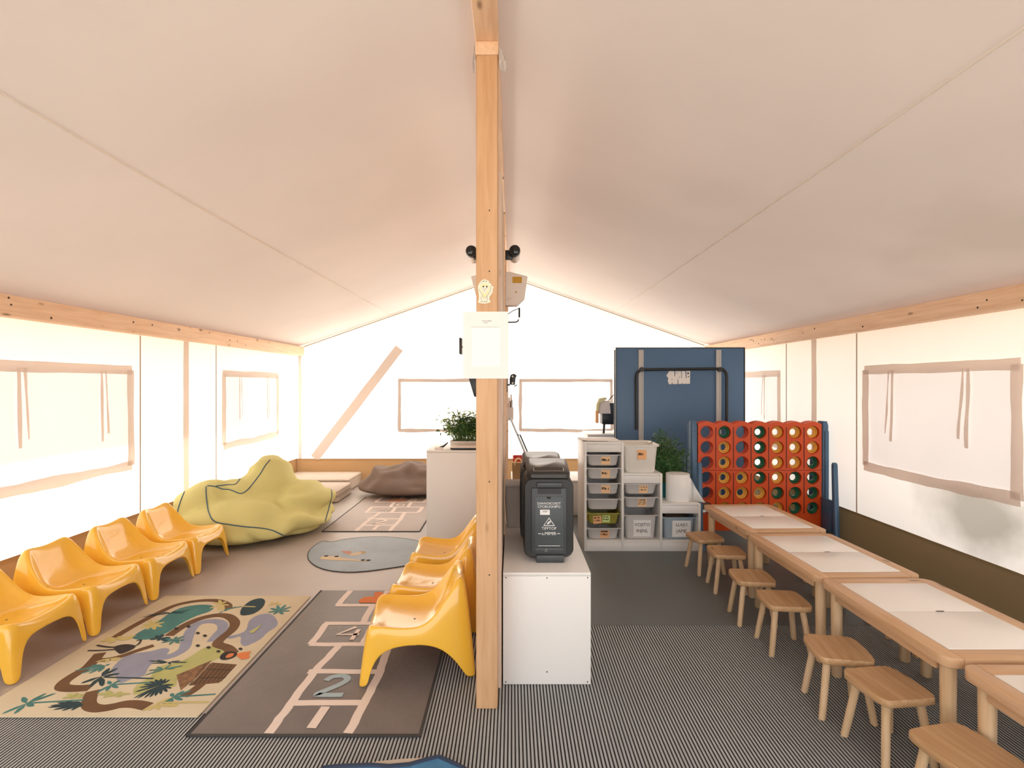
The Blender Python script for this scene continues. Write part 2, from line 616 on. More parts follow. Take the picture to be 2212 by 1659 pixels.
roof_panel(RX, XL - 0.36)
roof_panel(RX, XR + 0.55)
for xs in (-1.85, 1.565):
    mb = MB()
    pts = []
    for k in range(60):
        y = YF + (YB - YF) * k / 59
        inside = math.sin(PI * min(1.0, abs(xs - RX) / 3.1))
        pts.append((xs, y, roof_z(xs) - 0.012 * inside * (1 + 0.8 * noise.noise((xs * 0.6, y * 0.5, 1.3))) - 0.004))
    mb.loft([[(p[0] - 0.006, p[1], p[2]), (p[0] + 0.006, p[1], p[2]), (p[0] + 0.006, p[1], p[2] + 0.003), (p[0] - 0.006, p[1], p[2] + 0.003)] for p in pts])
    mb.build('roof_seam', M['roof_seam'], ceiling, smooth=False)

# side walls with window openings: rows of canvas around the rolled-up flaps
WINS = [(3.13, 4.47), (5.92, 7.28)]
WZ = (0.80, 1.62)
BASE_H = 0.36


def side_wall(name, X, top, m):
    mb = MB()
    ys = sorted({YF, YB} | {w for a in WINS for w in a})
    for a, b in zip(ys[:-1], ys[1:]):
        if (a, b) in WINS:
            mb.poly([(X, a, BASE_H - 0.02), (X, b, BASE_H - 0.02), (X, b, WZ[0]), (X, a, WZ[0])])
            mb.poly([(X, a, WZ[1]), (X, b, WZ[1]), (X, b, top), (X, a, top)])
        else:
            mb.poly([(X, a, BASE_H - 0.02), (X, b, BASE_H - 0.02), (X, b, top), (X, a, top)])
    return struct(mb.build(name, m, smooth=False))


wl = side_wall('wall_left', XL, roof_z(XL), M['wall'])
wr = side_wall('wall_right', XR, roof_z(XR), M['wall_r'])
nwin = 0


def strip(parent, pts, w, d, nrm, m, name, wob=0.006, seed=0):
    """flat cloth strip along a polyline lying on a wall with normal nrm"""
    nrm = Vector(nrm)
    P = []
    for a, b in zip(pts[:-1], pts[1:]):
        a, b = Vector(a), Vector(b)
        for k in range(8):
            P.append(a.lerp(b, k / 8))
    P.append(Vector(pts[-1]))
    loops = []
    for i, p in enumerate(P):
        t = (P[min(i + 1, len(P) - 1)] - P[max(i - 1, 0)]).normalized()
        s = nrm.cross(t).normalized()
        k = noise.noise(p * 3.0 + Vector((seed, 0, 0))) * wob
        hw = w / 2 + noise.noise(p * 5.0 + Vector((0, seed, 3))) * wob
        q = p + nrm * (d + abs(k)) + s * k
        loops.append([q - s * hw, q + s * hw, q + s * hw + nrm * 0.002, q - s * hw + nrm * 0.002])
    mb = MB()
    mb.loft(loops)
    return mb.build(name, m, parent, smooth=False)


def window(axis, at, a0, a1, z0, z1, inward, straps):
    global nwin
    nwin += 1

    def pt(a, z, off=0.0):
        return Vector((at + off * inward, a, z)) if axis == 'x' else Vector((a, at + off * inward, z))
    nrm = Vector((inward, 0, 0)) if axis == 'x' else Vector((0, inward, 0))
    w = sempty('window_%d' % nwin)
    mb = MB()
    nx, nz = 16, 8
    for j in range(nz + 1):
        for i in range(nx + 1):
            a = a0 + (a1 - a0) * i / nx
            z = z0 + (z1 - z0) * j / nz
            off = 0.0 if i in (0, nx) or j in (0, nz) else 0.006 * noise.noise((a * 2.5, z * 1.5, nwin))
            mb.v.append(tuple(pt(a, z, off)))
    for j in range(nz):
        for i in range(nx):
            k = j * (nx + 1) + i
            mb.f.append((k, k + 1, k + nx + 2, k + nx + 1))
            mb.mi.append(0)
    mb.build('flap', M['flap'], w)
    f = 0.075
    sm = M['strip'] if axis == 'x' else M['band']  # back frames use a darkened copy that shows against sunlit canvas
    f = 0.075 if axis == 'x' else 0.05
    strip(w, [pt(a0 - 0.02, z1), pt(a1 + 0.02, z1)], f, 0.006, nrm, sm, 'frame_strip', seed=nwin)
    strip(w, [pt(a0 - 0.02, z0), pt((a0 + a1) / 2, z0 - 0.012), pt(a1 + 0.02, z0)], f, 0.008, nrm, sm, 'frame_strip', 0.014, seed=nwin + 3)
    strip(w, [pt(a0, z0), pt(a0, z1)], f, 0.010, nrm, sm, 'frame_strip', 0.01, seed=nwin + 5)
    strip(w, [pt(a1, z0), pt(a1, z1)], f, 0.010, nrm, sm, 'frame_strip', 0.01, seed=nwin + 8)
    for s, ln in straps:
        a = a0 + (a1 - a0) * s
        strip(w, [pt(a, z1 - 0.01), pt(a + 0.01, z1 - ln)], 0.022, 0.016, nrm, M['strip'], 'tie_strap', 0.01, seed=nwin + s)
        strip(w, [pt(a + 0.045, z1 - 0.01), pt(a + 0.075, z1 - ln * 0.9)], 0.014, 0.014, nrm, M['strip'], 'tie_strap', 0.01, seed=nwin + s)


for X, inn in ((XL, 1), (XR, -1)):
    for a0, a1 in WINS:
        window('x', X, a0, a1, WZ[0], WZ[1], inn, ((0.24, 0.55), (0.76, 0.58)))
# back gable
mb = MB()
BW = [(-1.72, -0.36), (0.13, 1.52)]
bz = (0.80, 1.555)
xs = [XL, BW[0][0], BW[0][1], RX, BW[1][0], BW[1][1], XR]
for a, b in zip(xs[:-1], xs[1:]):
    if (a, b) in BW:
        mb.poly([(a, YB, BASE_H - 0.02), (b, YB, BASE_H - 0.02), (b, YB, bz[0]), (a, YB, bz[0])])
        mb.poly([(a, YB, bz[1]), (b, YB, bz[1]), (b, YB, roof_z(b) - 0.005), (a, YB, roof_z(a) - 0.005)])
    else:
        mb.poly([(a, YB, BASE_H - 0.02), (b, YB, BASE_H - 0.02), (b, YB, roof_z(b) - 0.005), (a, YB, roof_z(a) - 0.005)])
wb = struct(mb.build('wall_back', M['wall'], smooth=False))
for a0, a1 in BW:
    window('y', YB, a0, a1, bz[0], bz[1], -1, ())
# diagonal strip painting the shadow of a pole outside, gable cord and corner bands
strip(wb, [(-3.02, YB, BASE_H), (-1.72, YB, 2.05)], 0.14, 0.004, (0, -1, 0), M['band'], 'pole_shadow', 0.004)
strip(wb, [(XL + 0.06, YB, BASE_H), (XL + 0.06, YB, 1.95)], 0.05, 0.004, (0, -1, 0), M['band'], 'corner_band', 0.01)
for sx in (-1, 1):
    x1 = XL + 0.12 if sx < 0 else XR - 0.12
    mb = MB()
    mb.tube([(RX, YB - 0.012, roof_z(RX) - 0.03), (x1, YB - 0.012, roof_z(x1) - 0.03)], 0.006, 6)
    mb.build('gable_cord', M['seam'], wb)
# vertical seams, and strips painting the shadows of outside posts, on the side walls
for w, X, inn, top in ((wl, XL, 1, 1.93), (wr, XR, -1, 1.95)):
    for y in (4.60, 5.78, 2.2):
        mb = MB()
        mb.box(min(X, X + inn * 0.004), max(X, X + inn * 0.004), y - 0.005, y + 0.005, BASE_H, top)
        mb.build('seam', M['seam'], w, smooth=False)
    strip(w, [(X, 5.24, BASE_H), (X, 5.24, top)], 0.085, 0.005, (inn, 0, 0), M['strip'], 'post_shadow', 0.006)

# tan skirts along the foot of the walls
for name, X, inn, m in (('baseboard_left', XL, 1, M['skirt']), ('baseboard_right', XR, -1, M['skirt_r'])):
    mb = MB()
    ny = 60
    for j in range(ny + 1):
        y = YF + (YB - YF) * j / ny
        for z, o in ((0.0, 0.02), (0.18, 0.012), (BASE_H, 0.006)):
            mb.v.append((X + inn * (o + (0.006 * noise.noise((y * 3, z, 2)) if 0 < j < ny else 0)), y, z))
    for j in range(ny):
        for i in range(2):
            a = j * 3 + i
            mb.f.append((a, a + 1, a + 4, a + 3))
            mb.mi.append(0)
    struct(mb.build(name, m))
mb = MB()
mb.poly([(XL, YB - 0.012, 0), (XR, YB - 0.012, 0), (XR, YB - 0.006, BASE_H), (XL, YB - 0.006, BASE_H)])
struct(mb.build('baseboard_back', M['skirt'], smooth=False))

# eaves beams
for X0, X1, z0, z1, lab in ((-3.285, -3.16, 1.93, 2.062, 'long pine eaves beam on top of the left canvas wall'),
                            (2.93, 3.052, 1.952, 2.078, 'long pine eaves beam on top of the right canvas wall')):
    mb = MB()
    mb.box(X0, X1, YF, YB - 0.05, z0, z1)
    b = tag(mb.build('eaves_beam', M['beam'], bevel=0.006), lab, 'beam', 'eaves beams')
    mb = MB()
    xb = X1 if X0 < 0 else X0
    sgn = 1 if X0 < 0 else -1
    rs = random.Random(3 if X0 < 0 else 4)
    for k in range(14):
        y = 2.2 + 4.5 * rs.random()
        z = z0 + 0.02 + (z1 - z0 - 0.04) * rs.random()
        mb.tube([(xb - sgn * 0.002, y, z), (xb + sgn * 0.0015, y, z)], 0.005 + 0.004 * rs.random(), 8)
    mb.build('nail_heads', M['notch'], b, kind='stuff')

# ridge beam, cap block and the post
mb = MB()
mb.box(-0.169, -0.061, YF, YB - 0.05, 3.08, 3.148)
tag(mb.build('ridge_beam', M['beam'], bevel=0.008), 'pine ridge beam running overhead along the tent peak', 'beam')
post = thing('tent_post', 'square pine post standing in the middle of the tent', 'post', (-0.116, 2.44, 0))
mb = MB()
mb.box(-0.05, 0.05, -0.05, 0.05, 0.0, 3.017)
mb.build('shaft', M['post'], post, bevel=0.008)
mb = MB()
mb.box(-0.054, 0.054, -0.054, 0.07, 3.017, 3.08)
mb.build('cap_block', M['beam'], post, bevel=0.006)
for z in (2.02, 1.05, 0.62, 2.3):
    mb = MB()
    mb.tube([(0.01, -0.051, z), (0.012, -0.049, z)], 0.004, 8)
    mb.build('nail_head', M['notch'], post)
# gathered cloth collar around the post top
for sx, wd in ((-1, 0.014), (1, 0.034)):
    mb = MB()
    loops = []
    for k in range(9):
        a = k / 8
        loops.append([Vector((sx * (0.057 + wd * a * math.sin(PI * (0.15 + 0.8 * t))), -0.045 + 0.05 * a + 0.01 * math.sin(9 * t + k),
                              2.965 + 0.105 * t - 0.012 * a * math.sin(5 * t))) for t in [q / 6 for q in range(7)]])
    mb.loft(loops, False, False, False)
    mb.build('cloth_gather', M['roof'], post)

# partition running back from the post
part = sempty('wall_partition')
mb = MB()
mb.box(-0.122, -0.052, 2.56, 5.9, 0.0, 2.55)
mb.build('panel', M['panelwood'], part, smooth=False)
mb = MB()
mb.box(-0.105, -0.066, 2.5, 5.95, 2.552, 2.78)
mb.build('plank', M['beam'], part, bevel=0.003)
mb = MB()
for y in (3.2, 4.1, 5.0, 5.85):
    mb.box(-0.051, -0.042, y - 0.03, y + 0.03, 0.58, 2.55)
mb.build('batten', M['beam'], part, smooth=False)

# ------------------------------------------------------------------ yellow moulded chairs
def chair_mesh():
    B = [(.268, 0, .205), (.269, .08, .203), (.272, .135, .188), (.278, .166, .135), (.286, .184, .05), (.29, .19, 0),
         (.29, .232, 0), (.245, .236, 0), (.238, .235, .05), (.215, .232, .115), (.175, .229, .165), (.11, .226, .187), (.02, .224, .192),
         (-.06, .222, .184), (-.13, .220, .152), (-.19, .218, .09), (-.235, .216, .02), (-.248, .215, 0),
         (-.29, .210, 0), (-.292, .18, 0), (-.288, .165, .05), (-.28, .138, .115), (-.274, .09, .148), (-.271, .04, .156), (-.27, 0, .158)]
    R = [(.235, 0, .258), (.236, .07, .262), (.238, .12, .272), (.237, .15, .281), (.233, .168, .287), (.228, .180, .290),
         (.212, .196, .291), (.19, .202, .290), (.175, .204, .288), (.155, .205, .285), (.125, .205, .281), (.08, .204, .276), (.02, .202, .274),
         (-.03, .198, .286), (-.08, .190, .33), (-.122, .178, .395), (-.16, .164, .445), (-.178, .154, .470),
         (-.197, .138, .490), (-.205, .118, .496), (-.209, .095, .495), (-.211, .07, .490), (-.212, .045, .486), (-.2125, .02, .483), (-.2125, 0, .482)]
    Cn = {7: (.195, .252), 8: (.178, .246), 9: (.158, .241), 10: (.128, .235), 11: (.082, .228), 12: (.015, .222),
          13: (-.045, .226), 14: (-.105, .262), 15: (-.148, .335), 16: (-.176, .41), 17: (-.188, .448)}
    mb = MB()
    V = mb.v

    def add(p):
        V.append(tuple(p))
        return len(V) - 1
    mir = lambda p: (p[0], -p[1], p[2])
    # full loops: front centre -> +y side -> back centre -> -y side
    order = [(k, 1) for k in range(25)] + [(k, -1) for k in range(23, 0, -1)]
    n = len(order)
    rows = []
    for t in (0.0, 0.12, 0.55, 1.0):
        row = []
        for k, s in order:
            r, b = Vector(R[k]), Vector(B[k])
            p = r.lerp(b, t)
            if t == 0.12:
                d = Vector((b.x - r.x, b.y - r.y, 0))
                p = r + d * 0.42 + Vector((0, 0, -0.012))
            elif t == 0.55:
                p = r + Vector(((b.x - r.x) * .74, (b.y - r.y) * .78, (b.z - r.z) * .55))
            row.append(add(p if s > 0 else mir(p)))
        rows.append(row)
    for a, b in zip(rows[:-1], rows[1:]):
        for i in range(n):
            j = (i + 1) % n
            mb.f.append((a[i], a[j], b[j], b[i]))
            mb.mi.append(0)
    idx = {}
    for i, (k, s) in enumerate(order):
        idx[(k, s)] = rows[0][i]
    for k in (0, 24):
        idx[(k, -1)] = idx[(k, 1)]
    front = [idx[(k, -1)] for k in range(6, -1, -1)] + [idx[(k, 1)] for k in range(1, 7)]
    back = [idx[(k, -1)] for k in range(18, 25)] + [idx[(k, 1)] for k in range(23, 17, -1)]
    fy = [R[k][1] / R[6][1] for k in range(0, 7)]
    by = [R[k][1] / R[18][1] for k in range(24, 17, -1)]
    fT = [-a for a in reversed(fy)] + fy[1:]
    bT = [-a for a in reversed(by)] + by[1:]
    grid = [front]
    for k in range(7, 18):
        u = (k - 6) / 12
        rx, ry, rz = R[k]
        cx, cz = Cn[k]
        row = [idx[(k, -1)]]
        for q in range(1, 12):
            t = fT[q] * (1 - u) + bT[q] * u
            w = abs(t) ** 4.5
            row.append(add((cx * (1 - w) + rx * w, t * ry, cz * (1 - w) + rz * w)))
        row.append(idx[(k, 1)])
        grid.append(row)
    grid.append(back)
    for a, b in zip(grid[:-1], grid[1:]):
        for i in range(12):
            mb.f.append((a[i], b[i], b[i + 1], a[i + 1]))
            mb.mi.append(0)
    return mb


CH_LAB = 'yellow moulded plastic child chair '
ch0 = thing('child_chair', 'x', 'chair')
shell = chair_mesh().build('shell', M['yellow'], ch0, ang=80)
so = shell.modifiers.new('thick', 'SOLIDIFY')
so.thickness = 0.007
so.offset = -1
ss = shell.modifiers.new('round', 'SUBSURF')
ss.levels = ss.render_levels = 2
mb = MB()
mb.lathe([(0.006, 0), (0.006, 0.0015)], 10, (0.03, 0, 0.2235))
mb.build('drain_hole', M['notch'], ch0)
chairs = [(-2.76, 2.80, 0, 'nearest of the left row, cut by the frame'),
          (-2.75, 3.295, 0, 'second of the left row, beside the jungle rug'),
          (-2.745, 3.80, 0, 'third of the left row, at the rug corner'),
          (-2.745, 4.29, 0, 'farthest of the left row, beside the green bag'),
          (-0.495, 2.80, PI + 0.12, 'nearest the post, standing on a mat'),
          (-0.475, 3.30, PI - 0.03, 'between two others behind the post'),
          (-0.475, 3.89, PI, 'farthest behind the post, by the oval rug')]
for i, (x, y, rz, lb) in enumerate(chairs):
    c = ch0 if i == 0 else dup(ch0)
    c.location = (x, y, 0.002 if y > 2.4 else 0)
    if i >= 4:
        c.location.z = 0.0095
    c.rotation_euler.z = rz
    tag(c, CH_LAB + lb, 'chair', 'yellow chairs along the left wall' if i < 4 else 'yellow chairs behind the post')

# ------------------------------------------------------------------ mats and rugs on the floor
def hopscotch(name, label, x0, y0, z, ln, lines=True, far=False):
    t = thing(name, label, 'mat', (x0, y0, z), 0, 'hopscotch mats')
    mb = MB()
    mb.box(0, 1.0, 0, ln, 0, 0.006)
    mb.build('pad', M['hop' if not far else 'hop_pale'], t, bevel=0.002)
    for x in (0.006, 0.994):
        mb = MB()
        mb.box(x - 0.006, x + 0.006, 0, ln, 0.0005, 0.0075)
        mb.build('border', M['hop_edge'], t, smooth=False)
    mb = MB()
    mb.box(0.013, 0.987, -0.003, 0.010, 0.0005, 0.0075)
    mb.build('border', M['hop_edge'], t, smooth=False)
    rs = random.Random(5)
    zz = 0.0066
    w = 0.042

    def ln_(pts, wd=w):
        nonlocal zz
        P = []
        for a, b in zip(pts[:-1], pts[1:]):
            for k in range(6):
                P.append((a[0] + (b[0] - a[0]) * k / 6 + rs.uniform(-.003, .003), a[1] + (b[1] - a[1]) * k / 6 + rs.uniform(-.003, .003)))
        P.append(pts[-1])
        zz += 0.00004
        m_.stroke(P, wd, zz)
    m_ = MB()
    ln_([(.345, .012), (.352, .22), (.36, .49), (.40, .765)])
    ln_([(.685, .012), (.695, .22), (.70, .49), (.685, .765)])
    ln_([(.33, .225), (.715, .225)])
    ln_([(.33, .49), (.72, .49)])
    ln_([(.225, .77), (.84, .775)])
    ln_([(.235, .77), (.23, 1.03)])
    ln_([(.84, .775), (.85, 1.03)])
    ln_([(.53, .775), (.525, 1.03)])
    ln_([(.215, 1.03), (.86, 1.03)])
    ln_([(.455, 1.03), (.445, 1.29)])
    ln_([(.665, 1.03), (.66, 1.29)])
    ln_([(.20, 1.295), (.83, 1.295)])
    ln_([(.21, 1.295), (.22, ln - .01)])
    ln_([(.82, 1.295), (.83, ln - .01)])
    ln_([(.49, 1.295), (.49, ln - .01)])
    m_.build('printed_lines', M['chalk'], t, smooth=False)
    z1 = 0.0085

    def digit(pts, m, nm, wd=0.034):
        q = MB()
        q.stroke(smoothline(pts, 5) if len(pts) > 3 else pts, wd, z1)
        return q.build(nm, m, t, smooth=False)
    digit([(.515, .045), (.525, .195)], M['chalk'], 'printed_number', 0.042)
    digit([(.45, .405), (.475, .44), (.53, .445), (.555, .41), (.52, .36), (.455, .30), (.46, .285), (.575, .285)],
          M['chalk'] if far else mat('pale blue print', (0.36, 0.45, 0.49), 0.9), 'printed_number')
    digit([(.43, .98), (.345, .885), (.475, .885)], M['chalk'], 'printed_number', 0.026)
    digit([(.455, .95), (.45, .82)], M['chalk'], 'printed_number', 0.026)
    digit([(.60, 1.25), (.53, 1.20), (.515, 1.13), (.55, 1.08), (.60, 1.10), (.59, 1.15), (.53, 1.155)], M['chalk'], 'printed_number', 0.026)
    digit([(.66, 1.42), (.60, 1.38), (.66, 1.34), (.70, 1.38), (.66, 1.42), (.62, 1.46), (.66, 1.50), (.69, 1.46), (.66, 1.42)], M['chalk'], 'printed_number', 0.024)
    q = MB()
    q.add([(p[0], p[1], z1 - .0004) for p in smoothpoly([(.33, 1.37), (.36, 1.33), (.43, 1.335), (.50, 1.31), (.56, 1.36), (.57, 1.44), (.53, 1.52), (.48, 1.48), (.45, 1.52), (.40, 1.50), (.42, 1.44), (.36, 1.43)])],
          [tuple(range(36))])
    q.build('printed_footprint', M['r_orange'] if not far else mat('salmon print', (0.50, 0.24, 0.15), 0.95), t, smooth=False)
    return t


hopscotch('hopscotch_mat', 'large grey brown hopscotch mat lying under the nearest yellow chair', -1.385, 2.20, 0.002, 1.55)
hopscotch('hopscotch_mat', 'far hopscotch mat in front of the brown bean bag', -1.93, 5.25, 0.002, 1.58, far=True)

# jungle rug
rug = thing('play_rug', 'cream jungle play rug printed with roads, lakes and a hut', 'rug', (-1.91, 2.985, 0.002))
RU = Matrix.Translation((1.91, -2.985, -0.002))
mb = MB()
mb.v = []
out = [(-2.44, 2.325), (-1.41, 2.325), (-1.415, 3.65), (-2.44, 3.655)]
mb.prism([(x + 1.91, y - 2.985, 0) for x, y in out], (0, 0, 0.008))
mb.build('pile', M['rug'], rug, bevel=0.003)


def c8(x, y):
    p = G(x / 3.253, 1280 + y / 3.253, 0.01)
    return (p.x + 1.91, p.y - 2.985)


_rz = [0.0082]


def rug_shape(name, m, polys=(), strokes=(), smooth=3):
    q = MB()
    for pl in polys:
        _rz[0] += 0.00001
        pts = [Vector(c8(*p)) for p in pl]
        if smooth > 1:
            pts = smoothpoly(pts, smooth)
        q.poly([(p.x, p.y, _rz[0]) for p in pts])
    for pl, w in strokes:
        _rz[0] += 0.00001
        pts = [c8(*p) for p in pl]
        q.stroke(smoothline(pts, 5), w, _rz[0])
    return q.build(name, m, rug, smooth=False)


def blades(name, m, cen, tips, w=0.03, trunk=None):
    q = MB()
    c = Vector(c8(*cen))
    for tp in tips:
        t = Vector(c8(*tp))
        d = t - c
        nrm = Vector((-d.y, d.x)).normalized() * w * 0.33
        _rz[0] += 0.00001
        q.poly([(*c, _rz[0]), (*(c + d * .45 + nrm), _rz[0]), (*(c + d * .85 + nrm * .7), _rz[0]), (*t, _rz[0]), (*(c + d * .85 - nrm * .7), _rz[0]), (*(c + d * .45 - nrm), _rz[0])])
    if trunk:
        _rz[0] += 0.00001
        q.stroke([c8(*trunk[0]), c8(*trunk[1])], 0.012, _rz[0])
    return q.build(name, m, rug, smooth=False)


rug_shape('printed_meadow', M['r_green'], [[(940, 720), (960, 650), (1060, 590), (1110, 520), (1280, 480), (1440, 385), (1530, 370), (1590, 400), (1560, 450), (1480, 490), (1360, 560), (1250, 610), (1230, 660), (1080, 690)]])
rug_shape('printed_lake', M['r_teal'], [[(930, 310), (1100, 210), (1200, 140), (1300, 100), (1420, 85), (1500, 95), (1480, 130), (1380, 165), (1270, 220), (1180, 280), (1080, 320), (1000, 332)]])
rug_shape('printed_lake', M['r_lav'], [[(780, 545), (860, 460), (940, 430), (1060, 412), (1150, 390), (1192, 402), (1165, 440), (1120, 460), (1050, 520), (1010, 585), (930, 605), (870, 632), (830, 632), (810, 580)]],
          [([(1090, 455), (1170, 452), (1240, 430), (1295, 390), (1315, 330), (1345, 260), (1400, 215), (1490, 200), (1555, 215), (1565, 255), (1530, 295), (1490, 345)], 0.06)])
rug_shape('printed_lake', M['r_lav'], [[(1590, 312), (1680, 290), (1730, 260), (1750, 200), (1810, 160), (1900, 150), (1950, 200), (1940, 240), (1880, 280), (1840, 320), (1790, 350), (1720, 378), (1690, 352), (1690, 310), (1620, 325)]])
W = 0.058
rug_shape('printed_road', M['r_brown'], (), [
    ([(770, 338), (870, 275), (985, 210), (1130, 135), (1250, 85), (1400, 58), (1530, 58), (1600, 85), (1605, 115)], W * .8),
    ([(1185, 305), (1290, 235), (1400, 185), (1520, 160), (1605, 168), (1650, 210), (1630, 262), (1560, 320), (1530, 362), (1600, 390), (1640, 430)], W),
    ([(1080, 372), (960, 410), (860, 445), (760, 470), (690, 475)], W * .7),
    ([(705, 425), (650, 490), (600, 535), (520, 580), (450, 630), (440, 665), (520, 675), (640, 668)], W),
    ([(655, 690), (630, 745), (630, 795), (690, 815), (780, 805), (870, 785), (960, 785), (1040, 802)], W),
    ([(1290, 730), (1370, 680), (1430, 630)], W * .8)])
rug_shape('printed_thatch', M['r_thatch'], [[(1240, 580), (1490, 475), (1425, 560), (1270, 690)]], smooth=1)
rug_shape('printed_hut', M['r_brown'], [[(1490, 492), (1665, 505), (1580, 600), (1540, 635), (1325, 655), (1425, 560)]], smooth=1)
rug_shape('printed_planks', M['r_black'], (), [([(1450 + 30 * k, 495 + 2 * k), (1330 + 32 * k, 652 - 4 * k)], 0.004) for k in range(8)] + [([(1450, 540), (1630, 545)], 0.006), ([(1400, 600), (1585, 598)], 0.006)])
blades('printed_palm', M['r_teal'], (185, 780), [(10, 855), (100, 855), (400, 705), (330, 705), (235, 800), (160, 735)], 0.035, ((185, 778), (590, 755)))
blades('printed_palm', M['r_dark'], (710, 590), [(565, 640), (845, 570), (830, 530), (770, 530), (630, 665), (720, 660)], 0.04, ((730, 595), (1080, 605)))
blades('printed_palm', M['r_teal'], (780, 648), [(680, 705), (745, 695), (850, 615), (760, 622), (830, 672)], 0.03, ((780, 648), (1060, 632)))
blades('printed_palm', M['r_teal'], (1215, 735), [(1135, 795), (1190, 797), (1350, 685), (1205, 708), (1295, 690), (1285, 757)], 0.03, ((1215, 735), (1515, 715)))
blades('printed_fern', M['r_dark'], (575, 785), [(330, 808), (370, 825), (430, 832), (500, 830), (350, 795), (400, 775), (460, 768), (520, 768), (560, 805)], 0.03)
blades('printed_monstera', M['r_dark'], (1130, 650), [(935, 745), (960, 748), (1010, 745), (1050, 740), (1090, 730), (1130, 718), (1175, 700), (1205, 675), (1222, 650), (1195, 612), (1165, 606), (1130, 606), (1090, 612), (1050, 626), (1010, 645), (975, 668), (945, 700)], 0.026)
blades('printed_leaf', M['r_teal'], (740, 515), [(520, 550), (560, 572), (620, 572), (690, 560), (640, 512), (770, 503), (600, 530)], 0.03)
blades('printed_leaf', M['r_yel'], (1070, 225), [(985, 250), (1000, 225), (1050, 195), (1120, 190), (1160, 210), (1140, 240), (1090, 262), (1030, 262)], 0.04)
blades('printed_leaf', M['r_yel'], (1555, 85), [(1470, 112), (1500, 70), (1540, 52), (1590, 60), (1610, 90), (1575, 125), (1530, 130)], 0.035)
blades('printed_leaf', M['r_teal'], (1960, 130), [(1880, 140), (1900, 110), (1950, 90), (2010, 85), (2050, 100), (2040, 130), (1990, 155), (1920, 155)], 0.035)
blades('printed_leaf', M['r_yel'], (1930, 80), [(1880, 95), (1900, 68), (1960, 65), (1980, 85)], 0.03)
blades('printed_leaf', M['r_teal'], (1570, 130), [(1540, 145), (1610, 108), (1665, 98), (1600, 125)], 0.02, ((1590, 118), (1720, 95)))
blades('printed_leaf', M['r_dark'], (1130, 320), [(1050, 330), (1090, 305), (1140, 295), (1200, 320), (1180, 345), (1110, 340)], 0.04)
blades('printed_leaf', M['r_teal'], (1225, 335), [(1130, 355), (1160, 325), (1240, 310), (1300, 305), (1300, 335), (1260, 358), (1190, 368)], 0.03)
blades('printed_leaf', M['r_yel'], (820, 330), [(700, 345), (740, 320), (850, 305), (960, 305), (930, 325), (760, 360)], 0.05)
blades('printed_leaf', M['r_yel'], (770, 465), [(670, 490), (720, 480), (850, 462), (830, 480), (740, 495)], 0.03)
blades('printed_grass', M['r_yel'], (1090, 790), [(1000, 835), (1050, 830), (1120, 825), (1250, 800), (1150, 760), (1200, 740), (1260, 790)], 0.03, ((1150, 775), (1470, 772)))
blades('printed_grass', M['r_green'], (800, 715), [(680, 715), (720, 740), (780, 735), (850, 735), (920, 715), (860, 700), (740, 695)], 0.03)
blades('printed_grass', M['r_green'], (520, 730), [(435, 745), (470, 715), (540, 705), (600, 715), (580, 740), (500, 752)], 0.03)
blades('printed_grass', M['r_dark'], (1180, 492), [(1040, 480), (1060, 500), (1120, 500), (1200, 505), (1320, 492), (1270, 480), (1100, 475)], 0.016)
blades('printed_grass', M['r_teal'], (1150, 540), [(1010, 585), (1040, 550), (1100, 525), (1200, 510), (1290, 515), (1230, 535), (1100, 560)], 0.02)
blades('printed_grass', M['r_dark'], (1200, 145), [(990, 175), (1020, 160), (1130, 140), (1240, 130), (1330, 125), (1300, 145), (1180, 152)], 0.016)
rug_shape('printed_leaf', M['r_dark'], [[(1690, 155), (1700, 110), (1760, 60), (1830, 42), (1862, 60), (1845, 105), (1790, 145), (1730, 160)]])
rug_shape('printed_stripe', M['r_yel'], (), [([(1700, 98), (1795, 102)], 0.014)])
rug_shape('printed_bird', M['r_black'], [[(800, 385), (880, 365), (950, 375), (930, 400), (860, 430), (830, 425)]], [([(680, 372), (760, 385), (850, 385)], 0.014), ([(615, 410), (720, 408), (820, 400)], 0.012), ([(910, 385), (965, 370), (990, 335), (960, 340)], 0.010)])
rug_shape('printed_splash', M['r_orange'], [[(1660, 440), (1690, 425), (1740, 418), (1765, 415), (1750, 440), (1755, 460), (1720, 470), (1695, 472), (1680, 460)]])
rug_shape('printed_ring', M['r_black'], [[(1545, 455), (1570, 425), (1620, 415), (1665, 425), (1655, 450), (1610, 470), (1560, 475)]])
rug_shape('printed_fire', M['r_orange'], [[(1585, 455), (1610, 432), (1645, 432), (1630, 452), (1600, 462)]])
for x, y in ((1240, 255), (1325, 240), (1390, 287), (1440, 305), (1390, 375), (1465, 388), (1535, 415), (1690, 398)):
    rug_shape('printed_footprint', M['r_black'], [[(x - 16, y), (x, y - 9), (x + 16, y), (x, y + 9)]])
rug_shape('printed_crocodile', M['r_green'], [[(1750, 280), (1790, 255), (1840, 225), (1850, 215), (1820, 250), (1780, 285)]])

